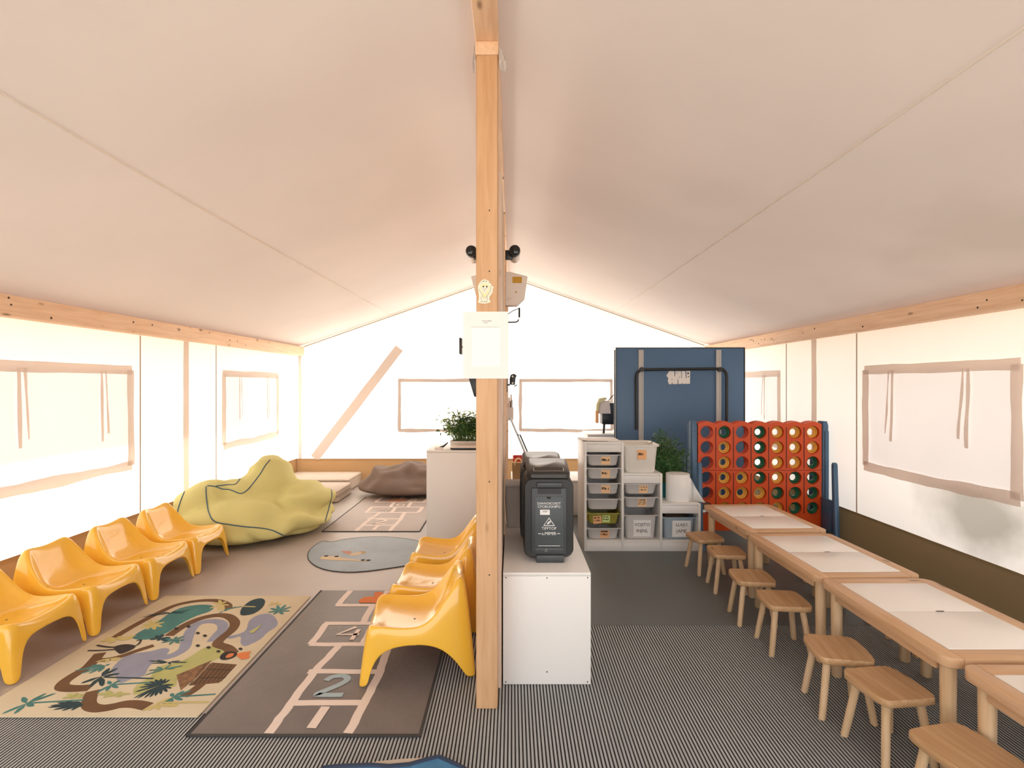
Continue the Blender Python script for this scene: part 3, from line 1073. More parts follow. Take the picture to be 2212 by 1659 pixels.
# oval blue rug
oval = thing('oval_rug', 'dusty blue oval rug with a beige crocodile and bird print', 'rug', (-1.22, 4.60, 0.002))
pts = []
for px, py in ((665, 1203), (668, 1190), (678, 1180), (688, 1173), (700, 1169), (716, 1171), (740, 1166), (770, 1162), (800, 1160), (835, 1160), (870, 1163), (900, 1168),
               (925, 1178), (940, 1190), (935, 1203), (905, 1216), (870, 1223), (830, 1229), (790, 1234), (750, 1236), (710, 1232), (685, 1224), (671, 1214)):
    p = G(px, py, 0.006)
    pts.append((p.x + 1.22, p.y - 4.60))
pts = [(p.x, p.y) for p in smoothpoly(pts, 3)]
mb = MB()
mb.prism([(x, y, 0) for x, y in pts], (0, 0, 0.006))
mb.build('pile', M['oval'], oval, smooth=False)
mb = MB()
mb.tube([(x, y, 0.0035) for x, y in pts + pts[:1]], 0.0045, 6)
mb.build('edging', M['hop_edge'], oval)


def oc(x, y):
    p = G(650 + x / 8.508, 1140 + y / 8.508, 0.008)
    return (p.x + 1.22, p.y - 4.60)


for nm, m, pl in (('printed_crocodile', M['oval_b'], [(345, 580), (380, 535), (440, 515), (500, 520), (550, 530), (620, 520), (690, 520), (740, 550), (850, 570), (1000, 585), (1150, 590), (1270, 595), (1260, 615), (1100, 618), (900, 608), (600, 600)]),
                  ('printed_wing', M['oval_p'], [(730, 430), (820, 430), (920, 430), (930, 470), (860, 485), (800, 465)]),
                  ('printed_bird', M['oval_b'], [(870, 495), (950, 470), (1050, 445), (1110, 445), (1110, 480), (1050, 505), (930, 515)]),
                  ('printed_tail', mat('ochre print', (0.46, 0.32, 0.16), 0.95), [(1050, 435), (1200, 435), (1170, 480), (1120, 470), (1110, 445)])):
    q = MB()
    ps = [oc(*p) for p in pl]
    q.poly([(x, y, 0.0064 + 0.00005 * len(pl)) for x, y in ps])
    q.build(nm, m, oval, smooth=False)
q = MB()
for x, y in ((465, 523), (655, 530), (1140, 597), (1240, 600)):
    c = Vector(oc(x, y))
    q.poly([(c.x + 0.02 * math.cos(a), c.y + 0.02 * math.sin(a), 0.0075) for a in [PI * k / 4 for k in range(8)]])
q.build('printed_eyes', M['r_black'], oval, smooth=False, kind='stuff')

# blue mat at the bottom edge of the picture
bm_ = thing('blue_mat', 'blue play mat with dark piped edge at the bottom of the picture', 'mat', (-0.55, 1.8, 0.0))
P = [G(px, py, 0.012) for px, py in ((700, 1659), (727, 1656), (800, 1653), (840, 1656), (885, 1652), (915, 1643), (948, 1635), (975, 1647), (1003, 1660))]
L_ = [(p.x + .55, p.y - 1.8) for p in P]
L_ = L_ + [(0.44, -0.15), (0.36, -0.5), (-0.2, -0.6), (-0.40, -0.2)]
mb = MB()
mb.prism([(x, y, 0) for x, y in L_], (0, 0, 0.012))
mb.build('pad', M['mat_blue'], bm_, smooth=False)
mb = MB()
mb.tube([(x, y, 0.012) for x, y in L_ + L_[:1]], 0.009, 8)
mb.build('piping', M['mat_navy'], bm_)
mb = MB()
P = [G(px, py, 0.004) for px, py in ((780, 1652), (820, 1645), (870, 1640), (930, 1637), (915, 1645), (880, 1654), (840, 1657))]
mb.prism([(p.x + .55, p.y - 1.8, 0) for p in P], (0, 0, 0.006))
mb.build('beige_flap', M['mat_beige'], bm_, smooth=False)

# ------------------------------------------------------------------ bean bags
def blob(name, ell, vox, fold, m, parent, zmin=0.006, smooth_it=4, keep=1.0):
    bm = bmesh.new()
    for c, r, rot in ell:
        mtx = Matrix.Translation(c) @ Matrix.Rotation(rot, 4, 'Z') @ Matrix.Diagonal((*r, 1))
        bmesh.ops.create_icosphere(bm, subdivisions=4, radius=1, matrix=mtx)
    me = bpy.data.meshes.new('tmp')
    bm.to_mesh(me)
    bm.free()
    o = bpy.data.objects.new('tmp', me)
    COL.objects.link(o)
    md = o.modifiers.new('r', 'REMESH')
    md.mode = 'VOXEL'
    md.voxel_size = vox
    dg = bpy.context.evaluated_depsgraph_get()
    me2 = bpy.data.meshes.new_from_object(o.evaluated_get(dg))
    bpy.data.objects.remove(o)
    bm = bmesh.new()
    bm.from_mesh(me2)
    for _ in range(smooth_it):
        bmesh.ops.smooth_vert(bm, verts=bm.verts, factor=0.5, use_axis_x=True, use_axis_y=True, use_axis_z=True)
    bm.normal_update()
    new = []
    for v in bm.verts:
        new.append(v.co + v.normal * fold(v.co, v.normal))
    for v, p in zip(bm.verts, new):
        v.co = p
        if v.co.z < 0.10:
            v.co.z = zmin + max(0.0, (v.co.z + 0.05)) * (0.10 - zmin) / 0.15
    bmesh.ops.smooth_vert(bm, verts=bm.verts, factor=0.35, use_axis_x=True, use_axis_y=True, use_axis_z=True)
    me3 = bpy.data.meshes.new(name)
    bm.to_mesh(me3)
    bm.free()
    bpy.data.meshes.remove(me2)
    me3.materials.append(m)
    me3.shade_smooth()
    ob = bpy.data.objects.new(name, me3)
    COL.objects.link(ob)
    ob.parent = parent
    return ob


def ridge(p, f, seed=0.0):
    return 1.0 - 2.0 * abs(noise.noise(Vector((p[0] * f[0], p[1] * f[1], p[2] * f[2] + seed))))


def bag_fold(p, nrm):
    crease = 0.25 + max(0.0, 1 - abs(p.z - 0.20) / 0.24) * max(0.0, min(1.0, 0.5 + p.x + 0.6 * p.y))
    w = 3.2 * noise.noise(p * 2.8)
    a = math.sin(30 * (p.z * 1.0 - 0.55 * p.x * (p.y + .2) + 0.30 * p.y) + w)
    b = math.sin(52 * (p.z * .6 + 0.5 * p.x - 0.25 * p.y) + 1.6 * w)
    return crease * (0.034 * a + 0.017 * b)


bag = thing('bean_bag', 'large lime green bean bag sofa with navy piping by the left wall', 'bean bag', (-2.6, 5.3, 0.002))
body = blob('cover', [((-0.02, -0.08, .12), (.62, .62, .21), 0.3), ((-0.40, -0.16, .27), (.24, .34, .27), -0.5),
                      ((-0.06, -0.32, .16), (.50, .38, .22), 0.15), ((-0.20, .06, .27), (.42, .36, .25), 0.3),
                      ((-0.02, .34, .40), (.25, .34, .325), 0.35), ((-0.05, .22, .30), (.30, .32, .30), 0.3),
                      ((.32, .28, .20), (.34, .46, .25), 0.2), ((.33, .02, .12), (.36, .42, .19), 0.2)], 0.022, bag_fold, M['lime'], bag)


def surf_lines(obj, base, lines, r, m, parent, name, h=0.0):
    """piping that follows the seams of a cover: every point is set on its surface"""
    me = obj.data
    bv = BVHTree.FromPolygons([v.co + base for v in me.vertices], [tuple(p.vertices) for p in me.polygons])
    o = Vector((0, 0, CAM_H))
    for ln in lines:
        pts = []
        for p in smoothline([Vector(q) for q in ln], 6):
            hit, nrm, _, _ = bv.ray_cast(o, ray(p[0], p[1]))
            if hit is not None:
                if not pts or (hit - base - pts[-1]).length < 0.22:
                    pts.append(hit + nrm * r * 0.3 - base)
        if len(pts) > 2:
            mb = MB()
            mb.tube(pts, r, 6)
            mb.build(name, m, parent)


def c6(x, y):
    return (360 + x / 5.821, 980 + y / 5.821)


surf_lines(body, Vector((-2.6, 5.3, 0.002)), [
    [c6(*p) for p in ((495, 415), (495, 480), (505, 600), (530, 740), (600, 850), (780, 890), (1000, 920), (1200, 940), (1340, 970), (1480, 1030), (1600, 1045), (1740, 1040))],
    [c6(*p) for p in ((275, 385), (225, 480), (180, 590), (145, 700), (140, 760))],
    [c6(*p) for p in ((510, 405), (600, 412), (700, 445), (800, 455), (920, 500), (1000, 470), (1090, 370), (1180, 250), (1240, 150), (1300, 80))],
    [c6(*p) for p in ((620, 408), (760, 392), (860, 385), (920, 320), (980, 210), (1060, 150), (1125, 70))],
    [c6(*p) for p in ((2068, 430), (2075, 520), (2050, 640), (2020, 760), (1990, 850))]], 0.0055, M['piping'], bag, 'piping')


def brown_fold(p, nrm):
    w = noise.noise(p * 2.2 + Vector((4, 0, 0)))
    top = min(1.0, max(0.0, (p.z - .05) / .12))
    a = math.sin(15 * (p.z * 1.3 + 0.75 * p.x) + 6.0 * w)
    b = math.sin(27 * (p.z * .8 - 0.55 * p.x + .3 * p.y) + 5.0 * w)
    return top * (0.034 * a + 0.012 * b)


bb = thing('bean_bag', 'slumped taupe brown bean bag beside the white cabinet at the back', 'bean bag', (-1.40, 7.0, 0.002))
blob('cover', [((0, 0, .12), (.66, .36, .16), 0.05), ((-.10, .10, .20), (.50, .30, .20), 0.1), ((-.28, .05, .20), (.26, .26, .17), 0),
               ((.30, .12, .24), (.34, .24, .17), 0.2), ((.36, .14, .30), (.12, .10, .17), 0.4), ((.30, .06, .26), (.20, .16, .14), 0.2), ((.02, .18, .30), (.24, .16, .12), 0)], 0.024, brown_fold, M['brown'], bb, smooth_it=5)

# ------------------------------------------------------------------ folding mattresses
def mattress(label, loc, w, d, h, layers):
    t = thing('floor_mattress', label, 'mattress', loc, 0, 'beige floor mattresses')
    for k in range(layers):
        mb = MB()
        z0, z1 = h * k / layers + 0.001, h * (k + 1) / layers - 0.001
        r = 0.03
        mb.loft([rr(w - .03, d - .03, r, z0, 4), rr(w, d, r, z0 + .015, 4), rr(w, d, r, z1 - .015, 4), rr(w - .03, d - .03, r, z1, 4)])
        mb.build('cushion', M['mattress'], t)
        for z in (z0 + .012, z1 - .012):
            mb = MB()
            lp = rr(w + .006, d + .006, r, z, 4)
            mb.tube(lp + lp[:1], 0.004, 6)
            mb.build('piping', M['seam'], t)
    return t


mattress('beige mattress lying in the far left corner against the back skirt', (-2.77, 7.53, 0.002), 0.99, 0.68, 0.17, 1)
mattress('double folded beige mattress in front of the corner mattress, behind the green bean bag', (-2.73, 6.83, 0.002), 1.05, 0.60, 0.15, 2)

# ------------------------------------------------------------------ white cabinet behind the post with its things
cab = thing('white_cabinet', 'tall white cabinet behind the post on the left, carrying the plants', 'cabinet', (-0.48, 5.27, 0.002))
mb = MB()
mb.box(-0.345, 0.345, -0.27, 0.27, 0, 0.838)
mb.build('carcass', M['white'], cab, bevel=0.004)
mb = MB()
mb.box(-0.347, 0.347, -0.274, 0.27, 0.839, 0.858)
mb.build('top_board', M['white'], cab, bevel=0.003)
lap = thing('laptop', 'closed black and silver laptop on the white cabinet under the plants', 'laptop', (-0.42, 5.14, 0.86))
mb = MB()
mb.loft([rr(.35, .24, .02, 0.004), rr(.36, .25, .02, 0.010), rr(.36, .25, .02, 0.022)])
mb.build('base', M['black'], lap)
mb = MB()
mb.loft([rr(.36, .25, .02, 0.0225), rr(.36, .25, .02, 0.030), rr(.35, .24, .02, 0.033)])
mb.build('screen_lid', M['offwhite'], lap)
mb = MB()
mb.box(.10, .125, -.1275, -.1245, .011, .017)
mb.build('port', M['steel'], lap, smooth=False)
mb = MB()
mb.box(.135, .15, -.1275, -.1245, .011, .017)
mb.build('port', M['steel'], lap, smooth=False)


def leafy(t, n, base, spread, hgt, seed, m1, m2, leaf=0.09, wl=0.010, lean=(0, 0), fill=0.0, bounds=None):
    """grass-like plant: many thin blades on arching stems"""
    rs = random.Random(seed)
    st, a, b = MB(), MB(), MB()
    for k in range(n):
        bx, by = base[0] + rs.uniform(-1, 1) * base[2], base[1] + rs.uniform(-1, 1) * base[3]
        ang = rs.uniform(0, 2 * PI)
        rad = spread * math.sqrt(rs.random())
        top = Vector((bx + rad * math.cos(ang) + lean[0] * rs.random(), by + rad * 0.7 * math.sin(ang) + lean[1] * rs.random(), hgt * rs.uniform(0.45, 1.0) * (1 - 0.35 * (rad / spread) ** 2)))
        p0 = Vector((bx, by, base[4]))
        mid = p0.lerp(top, .55) + Vector((0, 0, .18 * hgt))
        pts = [p0.lerp(mid, t_).lerp(mid.lerp(top, t_), t_) for t_ in (0, .25, .5, .75, 1)]
        if bounds:
            pts = [Vector((min(max(p.x, bounds[0]), bounds[1]), min(max(p.y, bounds[2]), bounds[3]), p.z)) for p in pts]
        st.tube(pts, [.0028, .0024, .002, .0016, .001], 4, caps=False)
        for q in range(7):
            c = pts[2 + q % 3].lerp(pts[1 + q % 3], rs.random())
            d = Vector((rs.uniform(-1, 1), rs.uniform(-1, 1), rs.uniform(-.35, .8))).normalized()
            ln = leaf * rs.uniform(.5, 1.1)
            sd = d.cross(Vector((rs.uniform(-1, 1), rs.uniform(-1, 1), rs.uniform(-1, 1)))).normalized() * wl * rs.uniform(.6, 1.2)
            e = c + d * ln + Vector((0, 0, -ln * .15))
            if bounds:
                e = Vector((min(max(e.x, bounds[0]), bounds[1]), min(max(e.y, bounds[2]), bounds[3]), e.z))
            (b if rs.random() < .16 or c.z > hgt * .8 else a).add([c, c + d * ln * .5 + sd, e, c + d * ln * .5 - sd], [(0, 1, 2, 3)])
    st.build('stems', M['stem'], t, kind='stuff')
    a.build('foliage', m1, t, smooth=False, kind='stuff')
    if b.v:
        b.build('young_foliage', m2, t, smooth=False, kind='stuff')


pl = thing('bamboo_planter', 'low tray of bushy green bamboo standing behind the laptop', 'plant', (-0.42, 5.40, 0.86))
mb = MB()
mb.loft([rr(.42, .18, .02, 0.0), rr(.44, .20, .02, 0.055), rr(.42, .18, .018, 0.055), rr(.41, .17, .018, 0.045)])
mb.build('tray', M['offwhite'], pl)
mb = MB()
mb.loft([rr(.40, .165, .018, 0.040), rr(.40, .165, .018, 0.0505)])
mb.build('soil', M['soil'], pl)
leafy(pl, 300, (0.02, 0, .18, .07, .048), .20, .38, 11, M['leaf'], M['leaf_l'], .085, .0075, bounds=(-.5, .285, -.16, .3))
leafy(pl, 16, (-0.15, 0, .04, .05, .048), .14, .44, 15, M['leaf_l'], M['leaf_l'], .075, .007, lean=(-.14, 0), bounds=(-.5, .285, -.16, .3))
cl = thing('desk_lamp_clip', 'small dark clip lying at the left end of the white cabinet top', 'clip', (-0.70, 5.10, 0.86))
mb = MB()
mb.box(-.06, .02, -.02, .02, 0, .02)
mb.build('foot', M['offwhite'], cl, bevel=.004)
mb = MB()
mb.tube([(-.01, 0, .012), (.03, 0, .03), (.07, .01, .065)], [.012, .009, .006], 8)
mb.build('jaw', M['black'], cl)

# ------------------------------------------------------------------ white box by the post
wbx = thing('white_plinth', 'low white melamine box on the floor right of the post', 'box', (0.174, 3.085, 0.0))
mb = MB()
mb.box(-0.219, 0.219, -0.500, -0.482, 0.002, 0.542)
fp = mb.build('front_panel', M['white'], wbx, bevel=0.002)
mb = MB()
mb.box(-0.219, -0.203, -0.481, 0.5, 0.002, 0.542)
mb.build('side_panel', M['white'], wbx, bevel=0.002)
mb = MB()
mb.box(0.203, 0.219, -0.481, 0.5, 0.002, 0.542)
mb.build('side_panel', M['white'], wbx, bevel=0.002)
mb = MB()
mb.box(-0.219, 0.219, -0.5, 0.5, 0.543, 0.56)
mb.build('top_panel', M['white'], wbx, bevel=0.002)
mb = MB()
mb.box(-0.202, 0.202, 0.482, 0.5, 0.002, 0.542)
mb.build('back_panel', M['white'], wbx, bevel=0.002)
for x, z in ((-0.205, 0.535), (0.203, 0.535), (-0.205, 0.015), (0.203, 0.015), (0.0, 0.065), (0.0, 0.533)):
    mb = MB()
    mb.tube([(x, -0.5015, z), (x, -0.499, z)], 0.0032, 8)
    mb.build('screw', M['ink'], wbx)


def trolley(label, loc, front=True):
    """black case with a sloped lid, slot, door with printing and a drawer lip"""
    t = thing('sorting_case', label, 'case', loc, 0, 'black cases on the white box')
    w, d, h = 0.262, 0.265, 0.435

    def rrz(wd, r, y, z0, z1, n=5):
        return [(x, y, z + (z0 + z1) / 2) for x, z in rrect(wd, z1 - z0, r, n)]
    mb = MB()
    mb.loft([rrz(w - .012, .04, -d / 2, .03, h), rrz(w, .045, -d / 2 + .012, .022, h + .006), rrz(w, .045, d / 2 - .02, .022, h + .02), rrz(w - .03, .04, d / 2, .035, h + .01)])
    mb.build('body', M['black'], t)
    mb = MB()
    mb.loft([[(x, y, z + k) for x, y in rrect(w - .03 - q, d - .03 - q, .03, 4)] for k, q, z in ((0, 0, h + .003), (.018, 0, h + .003), (.026, .02, h + .003))])
    for i, v in enumerate(mb.v):
        mb.v[i] = (v[0], v[1], v[2] + .055 * (v[1] + d / 2) / d)
    lid = mb.build('lid', M['black_top'], t)
    mb = MB()
    mb.box(-.072, .078, -.095, -.055, .012, .0355)
    for i, v in enumerate(mb.v):
        mb.v[i] = (v[0], v[1], v[2] + h + .0 + .055 * (v[1] + d / 2) / d)
    mb.build('slot', M['notch'], lid, smooth=False)
    mb = MB()
    fr = [(x, z) for x, z in rrect(.142, .034, .004, 2)]
    mb.loft([[(x + .003, z * 1.3 - .075, h + .0315 + .055 * (z * 1.3 + .0575) / d) for x, z in rrect(.165, .036, .004, 2)],
             [(x + .003, z * 1.3 - .075, h + .0335 + .055 * (z * 1.3 + .0575) / d) for x, z in rrect(.155, .030, .004, 2)]], False, False)
    mb.build('slot_rim', M['steel'], lid)
    if not front:
        mb = MB()
        mb.box(-.06, .06, -d / 2 - .006, -d / 2 + .002, .0, .03)
        mb.build('foot', M['black'], t, bevel=.003)
        return t
    f = -d / 2
    mb = MB()
    mb.box(-.092, .092, f - .010, f + .002, .045, .392)
    door = mb.build('door', M['black2'], t, bevel=.004)
    mb = MB()
    mb.box(-.06, .064, f - .0125, f - .0105, .362, .391)
    mb.build('recess', M['black'], door, smooth=False)
    mb = MB()
    mb.box(-.064, .070, f - .016, f + .004, .394, .421)
    mb.build('handle', M['black2'], t, bevel=.004)
    mb = MB()
    mb.box(-.074, .076, f - .013, f - .0105, .083, .347)
    lp = mb.build('label_panel', mat('slate label', (0.060, 0.072, 0.078), 0.45), door, bevel=.001)
    yq = f - .0136
    mb = MB()
    for s, sz, x, z in (('DANVOICOIDT', .0175, 0.0, .312), ('CFCIEUOHIPO', .0185, 0.0, .295), ('TIFFTOP', .021, 0.0, .181), ('a.MIMIR', .023, 0.0, .154)):
        text(mb, s, sz, face_front(x, yq, z))
    for x0, x1 in ((-.057, -.041), (.043, .058)):
        mb.box(x0, x1, yq - .0002, yq + .0002, .1525, .1555)
    mb.box(-.055, .058, yq - .0002, yq + .0002, .0895, .0915)
    # triangle with a leaf
    T = [(-.030, .195), (.031, .195), (.0005, .239)]
    T2 = [(-.0245, .1985), (.0255, .1985), (.0005, .2335)]
    for k in range(3):
        a, b, c, e = T[k], T[(k + 1) % 3], T2[(k + 1) % 3], T2[k]
        mb.poly([(a[0], yq, a[1]), (b[0], yq, b[1]), (c[0], yq, c[1]), (e[0], yq, e[1])])
    lf = [(-.012, .203), (-.004, .203), (.006, .209), (.010, .219), (.006, .222), (-.003, .217), (-.008, .210)]
    mb.poly([(x, yq, z) for x, z in lf])
    mb.build('printing', M['white_ink'], lp, smooth=False, kind='stuff')
    mb = MB()
    mb.poly([(x, yq - .0004, z) for x, z in ((-.002, .2045), (.0005, .2045), (.007, .2185), (.005, .2185))])
    mb.poly([(.012 * math.cos(a) - .001, yq - .0004, .3475 - .012 * abs(math.sin(a))) for a in [PI * k / 8 for k in range(9)]])
    mb.build('dark_marks', M['ink'], lp, smooth=False, kind='stuff')
    mb = MB()
    mb.box(-.047, .004, yq - .0006, yq, .253, .280)
    st = mb.build('sticker', M['paper'], lp, smooth=False)
    mb = MB()
    text(mb, 'IFIEP', .012, face_front(-.02, yq - .0012, .270))
    mb.build('sticker_text', M['ink'], lp, smooth=False, kind='stuff')
    mb = MB()
    mb.box(-.074, .076, f - .0135, f - .0105, .054, .079)
    mb.build('latch_plate', M['black2'], door, bevel=.002)
    mb = MB()
    mb.tube([(-.014 + .006 * math.cos(a), f - .0145, .066 + .006 * math.sin(a)) for a in [1.7 * PI * k / 12 for k in range(13)]], .0017, 6)
    mb.build('lock', M['steel'], door)
    mb = MB()
    mb.box(-.066, .080, f - .012, f + .03, 0.0, .040)
    mb.build('base_lip', M['black2'], t, bevel=.005)
    return t


trolley('black case with printed charcoal door, nearest on the white box', (0.194, 2.865, 0.561))
trolley('plain black case standing behind the printed one on the white box', (0.180, 3.165, 0.561), False)

gb = thing('waste_bin', 'small grey plastic bin at the back of the white box', 'bin', (0.04, 3.46, 0.561))
mb = MB()
mb.loft([rr(.15, .13, .02, 0), rr(.18, .16, .025, .262), rr(.205, .185, .03, .268), rr(.207, .187, .03, .285), rr(.20, .18, .028, .287), rr(.176, .156, .024, .27), rr(.146, .126, .02, .006)], True, True)
mb.build('body', M['bin'], gb)

# grey telescopic pole leaning on the partition behind the cases
po = thing('telescopic_pole', 'thin grey telescopic pole with black grip leaning behind the black cases', 'pole', (0.50, 4.2, 0))
mb = MB()
mb.tube([(0, 0, 0.01), (-.40, .0, .955)], .012, 10)
mb.build('lower_tube', M['offwhite'], po)
mb = MB()
mb.tube([(-.395, 0, .945), (-.515, 0, 1.23)], .008, 10)
mb.build('upper_tube', M['steel'], po)
mb = MB()
mb.tube([(-.372, -.012, .90), (-.36, -.012, .915), (-.435, -.012, 1.09), (-.452, -.012, 1.088)], .006, 8)
mb.build('grip', M['black'], po)

# low white cupboard along the back with bags
lc = thing('low_cupboard', 'low white cupboard along the back wall right of the partition', 'cupboard', (0.46, 6.22, 0.002))
mb = MB()
mb.box(-.46, .46, -.30, .30, 0, .375)
mb.build('carcass', M['white'], lc, bevel=.004)
mb = MB()
mb.box(-.47, .47, -.31, .31, .376, .398)
mb.build('top_board', M['white'], lc, bevel=.003)
rb = thing('red_crate', 'bright red plastic crate on the low cupboard behind the black cases', 'crate', (0.21, 6.30, 0.401))
mb = MB()
mb.loft([rr(.34, .26, .03, 0), rr(.40, .30, .035, .20), rr(.41, .31, .035, .215), rr(.39, .29, .03, .215), rr(.33, .25, .03, .01)])
mb.build('body', M['red'], rb)
mb = MB()
mb.tube([(-.14, -.15, .17), (-.10, -.17, .20), (0, -.175, .21), (.10, -.17, .20), (.14, -.15, .17)], .006, 8)
mb.build('handle', M['red'], rb)
kb = thing('paper_bag', 'brown paper bag with cord handles standing beside the red crate', 'bag', (0.075, 6.02, 0.401))
mb = MB()
mb.loft([rr(.14, .09, .004, 0, 1), rr(.15, .10, .004, .14, 1), rr(.15, .085, .004, .19, 1)])
mb.build('body', M['kraft'], kb, ang=20)
for y in (-.045, .045):
    mb = MB()
    mb.tube(smoothline([(-.04, y, .16), (-.04, y, .20), (0, y, .235), (.04, y, .20), (.04, y, .16)], 4), .0035, 6)
    mb.build('cord_handle', M['pale_y'], kb)

# tall cabinet hidden behind the drawers, with a printer
tc_ = thing('back_cabinet', 'white cabinet behind the stepped drawer unit, carrying the printer', 'cabinet', (1.22, 6.95, 0.002))
mb = MB()
mb.box(-.24, .24, -.25, .25, 0, .83)
mb.build('carcass', M['white'], tc_, bevel=.004)
mb = MB()
mb.box(-.245, .245, -.255, .255, .831, .848)
mb.build('top_board', M['white'], tc_, bevel=.003)
pr = thing('printer', 'black and pale desk printer beside the blue folded table', 'printer', (1.255, 6.85, 0.852))
mb = MB()
for x in (-.05, .12):
    mb.tube([(x, -.03, 0), (x + .01, -.02, .12)], .016, 8)
mb.build('legs', M['black'], pr, kind='stuff')
mb = MB()
mb.box(-.08, .20, -.10, .12, .12, .26)
mb.build('body', M['black'], pr, bevel=.012)
mb = MB()
mb.loft([rr(.17, .20, .03, .262, 4, -.045), rr(.16, .18, .03, .40, 4, -.04), rr(.12, .14, .03, .43, 4, -.03)])
mb.build('paper_tray', M['offwhite'], pr)
mb = MB()
mb.box(-.02, .20, -.09, .10, .262, .40)
mb.build('scanner_lid', M['black2'], pr, bevel=.01)
mb = MB()
mb.prism([(-.16, -.11, .24), (-.135, -.11, .24), (-.12, -.11, .40), (-.02, -.11, .45), (-.03, -.11, .475), (-.12, -.11, .46), (-.155, -.11, .38)], (0, .05, 0))
mb.build('yellow_cover', M['pale_y'], pr, smooth=False)
mb = MB()
mb.box(-.165, -.13, -.115, -.06, .14, .30)
mb.build('orange_guide', M['note_o'], pr, bevel=.004)
mb = MB()
mb.tube(smoothline([(.02, 0, .43), (.08, -.03, .50), (.13, 0, .47), (.10, .02, .56), (.16, 0, .60)], 4), .006, 6)
mb.build('cable', M['black'], pr)

# ------------------------------------------------------------------ stepped drawer unit
TX, TY = 0.647, 4.645
unit = thing('drawer_unit', 'stepped white storage frame filled with plastic tubs', 'storage unit', (TX, TY, 0.002))
UW, UD = 1.045, 0.45
XS = [0.0, 0.345, 0.69, 1.045]
HS = [0.975, 0.695, 0.425]
pt_ = 0.022


def part_box(name, x0, x1, y0, y1, z0, z1, m, par, bev=.002):
    q = MB()
    q.box(x0, x1, y0, y1, z0, z1)
    return q.build(name, m, par, bevel=bev)


for x, h in ((0, HS[0]), (XS[1] - pt_ / 2, HS[0]), (XS[2] - pt_ / 2, HS[1]), (XS[3] - pt_, HS[2])):
    part_box('upright', x, x + pt_, 0, UD, 0, h - .0005, M['white_w'], unit)
for k in range(3):
    a = XS[k] + (pt_ if k == 0 else pt_ / 2)
    b = XS[k + 1] - (pt_ if k == 2 else pt_ / 2)
    part_box('top_panel', a - .0, b, 0.004, UD, HS[k] - .02, HS[k], M['white_w'], unit)
    part_box('apron', a, b, 0.004, 0.02, HS[k] - .088, HS[k] - .0205, M['white_w'], unit)
    part_box('shelf', a, b, 0.004, UD, .075, .092, M['white_w'], unit)
    part_box('plinth', a, b, 0.0, 0.018, 0, .0745, M['white_w'], unit)
    part_box('back_panel', a, b, UD - .008, UD - .002, .0925, HS[k] - .0205, M['white_w'], unit)
RAILS = [[.751, .631, .494, .354, .224, .0895], [.494, .371, .265], [.24]]


def handwriting(w, h, seed, bold=.0035, lines=2):
    """marker scrawl: short pen strokes in rows, y up, centred"""
    rs = random.Random(seed)
    q = []
    for li in range(lines):
        y0 = h * (0.5 - (li + 1) / (lines + .4)) + (0.1 * h)
        x = -w / 2
        hh = h / (lines + 1.2) * .75
        while x < w / 2 - hh * .4:
            k = rs.choice('lnvoc')
            g_ = {'l': [(0, 0), (.1, 1)], 'n': [(0, 0), (.05, 1), (.5, .2), (.55, 1)], 'v': [(0, 1), (.3, 0), (.55, .9)],
                  'o': [(.3, 1), (0, .5), (.3, 0), (.55, .5), (.3, 1)], 'c': [(.5, .9), (.05, .6), (.2, 0), (.55, .2)]}[k]
            q.append(([(x + px * hh, y0 + py * hh + rs.uniform(-.1, .1) * hh) for px, py in g_], bold))
            x += hh * rs.uniform(.6, .95)
    return q


def note(par, x, y, z, w, h, m, seed, lines=2, tilt=0.0, bold=.0035, txt=None, lean=0.0):
    """paper label standing in the plane y, facing the room, with writing"""
    ca, sa = math.cos(tilt), math.sin(tilt)

    def p3(u, v, o):
        return (x + u * ca - v * sa, y - o - (u * sa + v * ca) * lean, z + u * sa + v * ca)
    q = MB()
    q.prism([p3(-w / 2, -h / 2, .0012), p3(w / 2, -h / 2, .0012), p3(w / 2, h / 2, .0012), p3(-w / 2, h / 2, .0012)], (0, .001, 0))
    nt_ = q.build('note', m, par, smooth=False)
    q = MB()
    if txt:
        for s, sz, v in txt:
            text(q, s, sz, Matrix.Translation((x, y - .0022 - v * lean, z + v)) @ Matrix.Rotation(PI / 2 + math.atan(lean), 4, 'X'))
    else:
        for pl_, b in handwriting(w * .8, h * .85, seed, bold, lines):
            n_ = len(pl_)
            vs_ = []
            for u, v in pl_:
                vs_ += [p3(u - b / 2, v, .0018), p3(u + b / 2, v + b * .5, .0018)]
            q.add(vs_, [(2 * i, 2 * i + 1, 2 * i + 3, 2 * i + 2) for i in range(n_ - 1)])
    q.build('writing', M['ink'], nt_, smooth=False, kind='stuff')
    return nt_


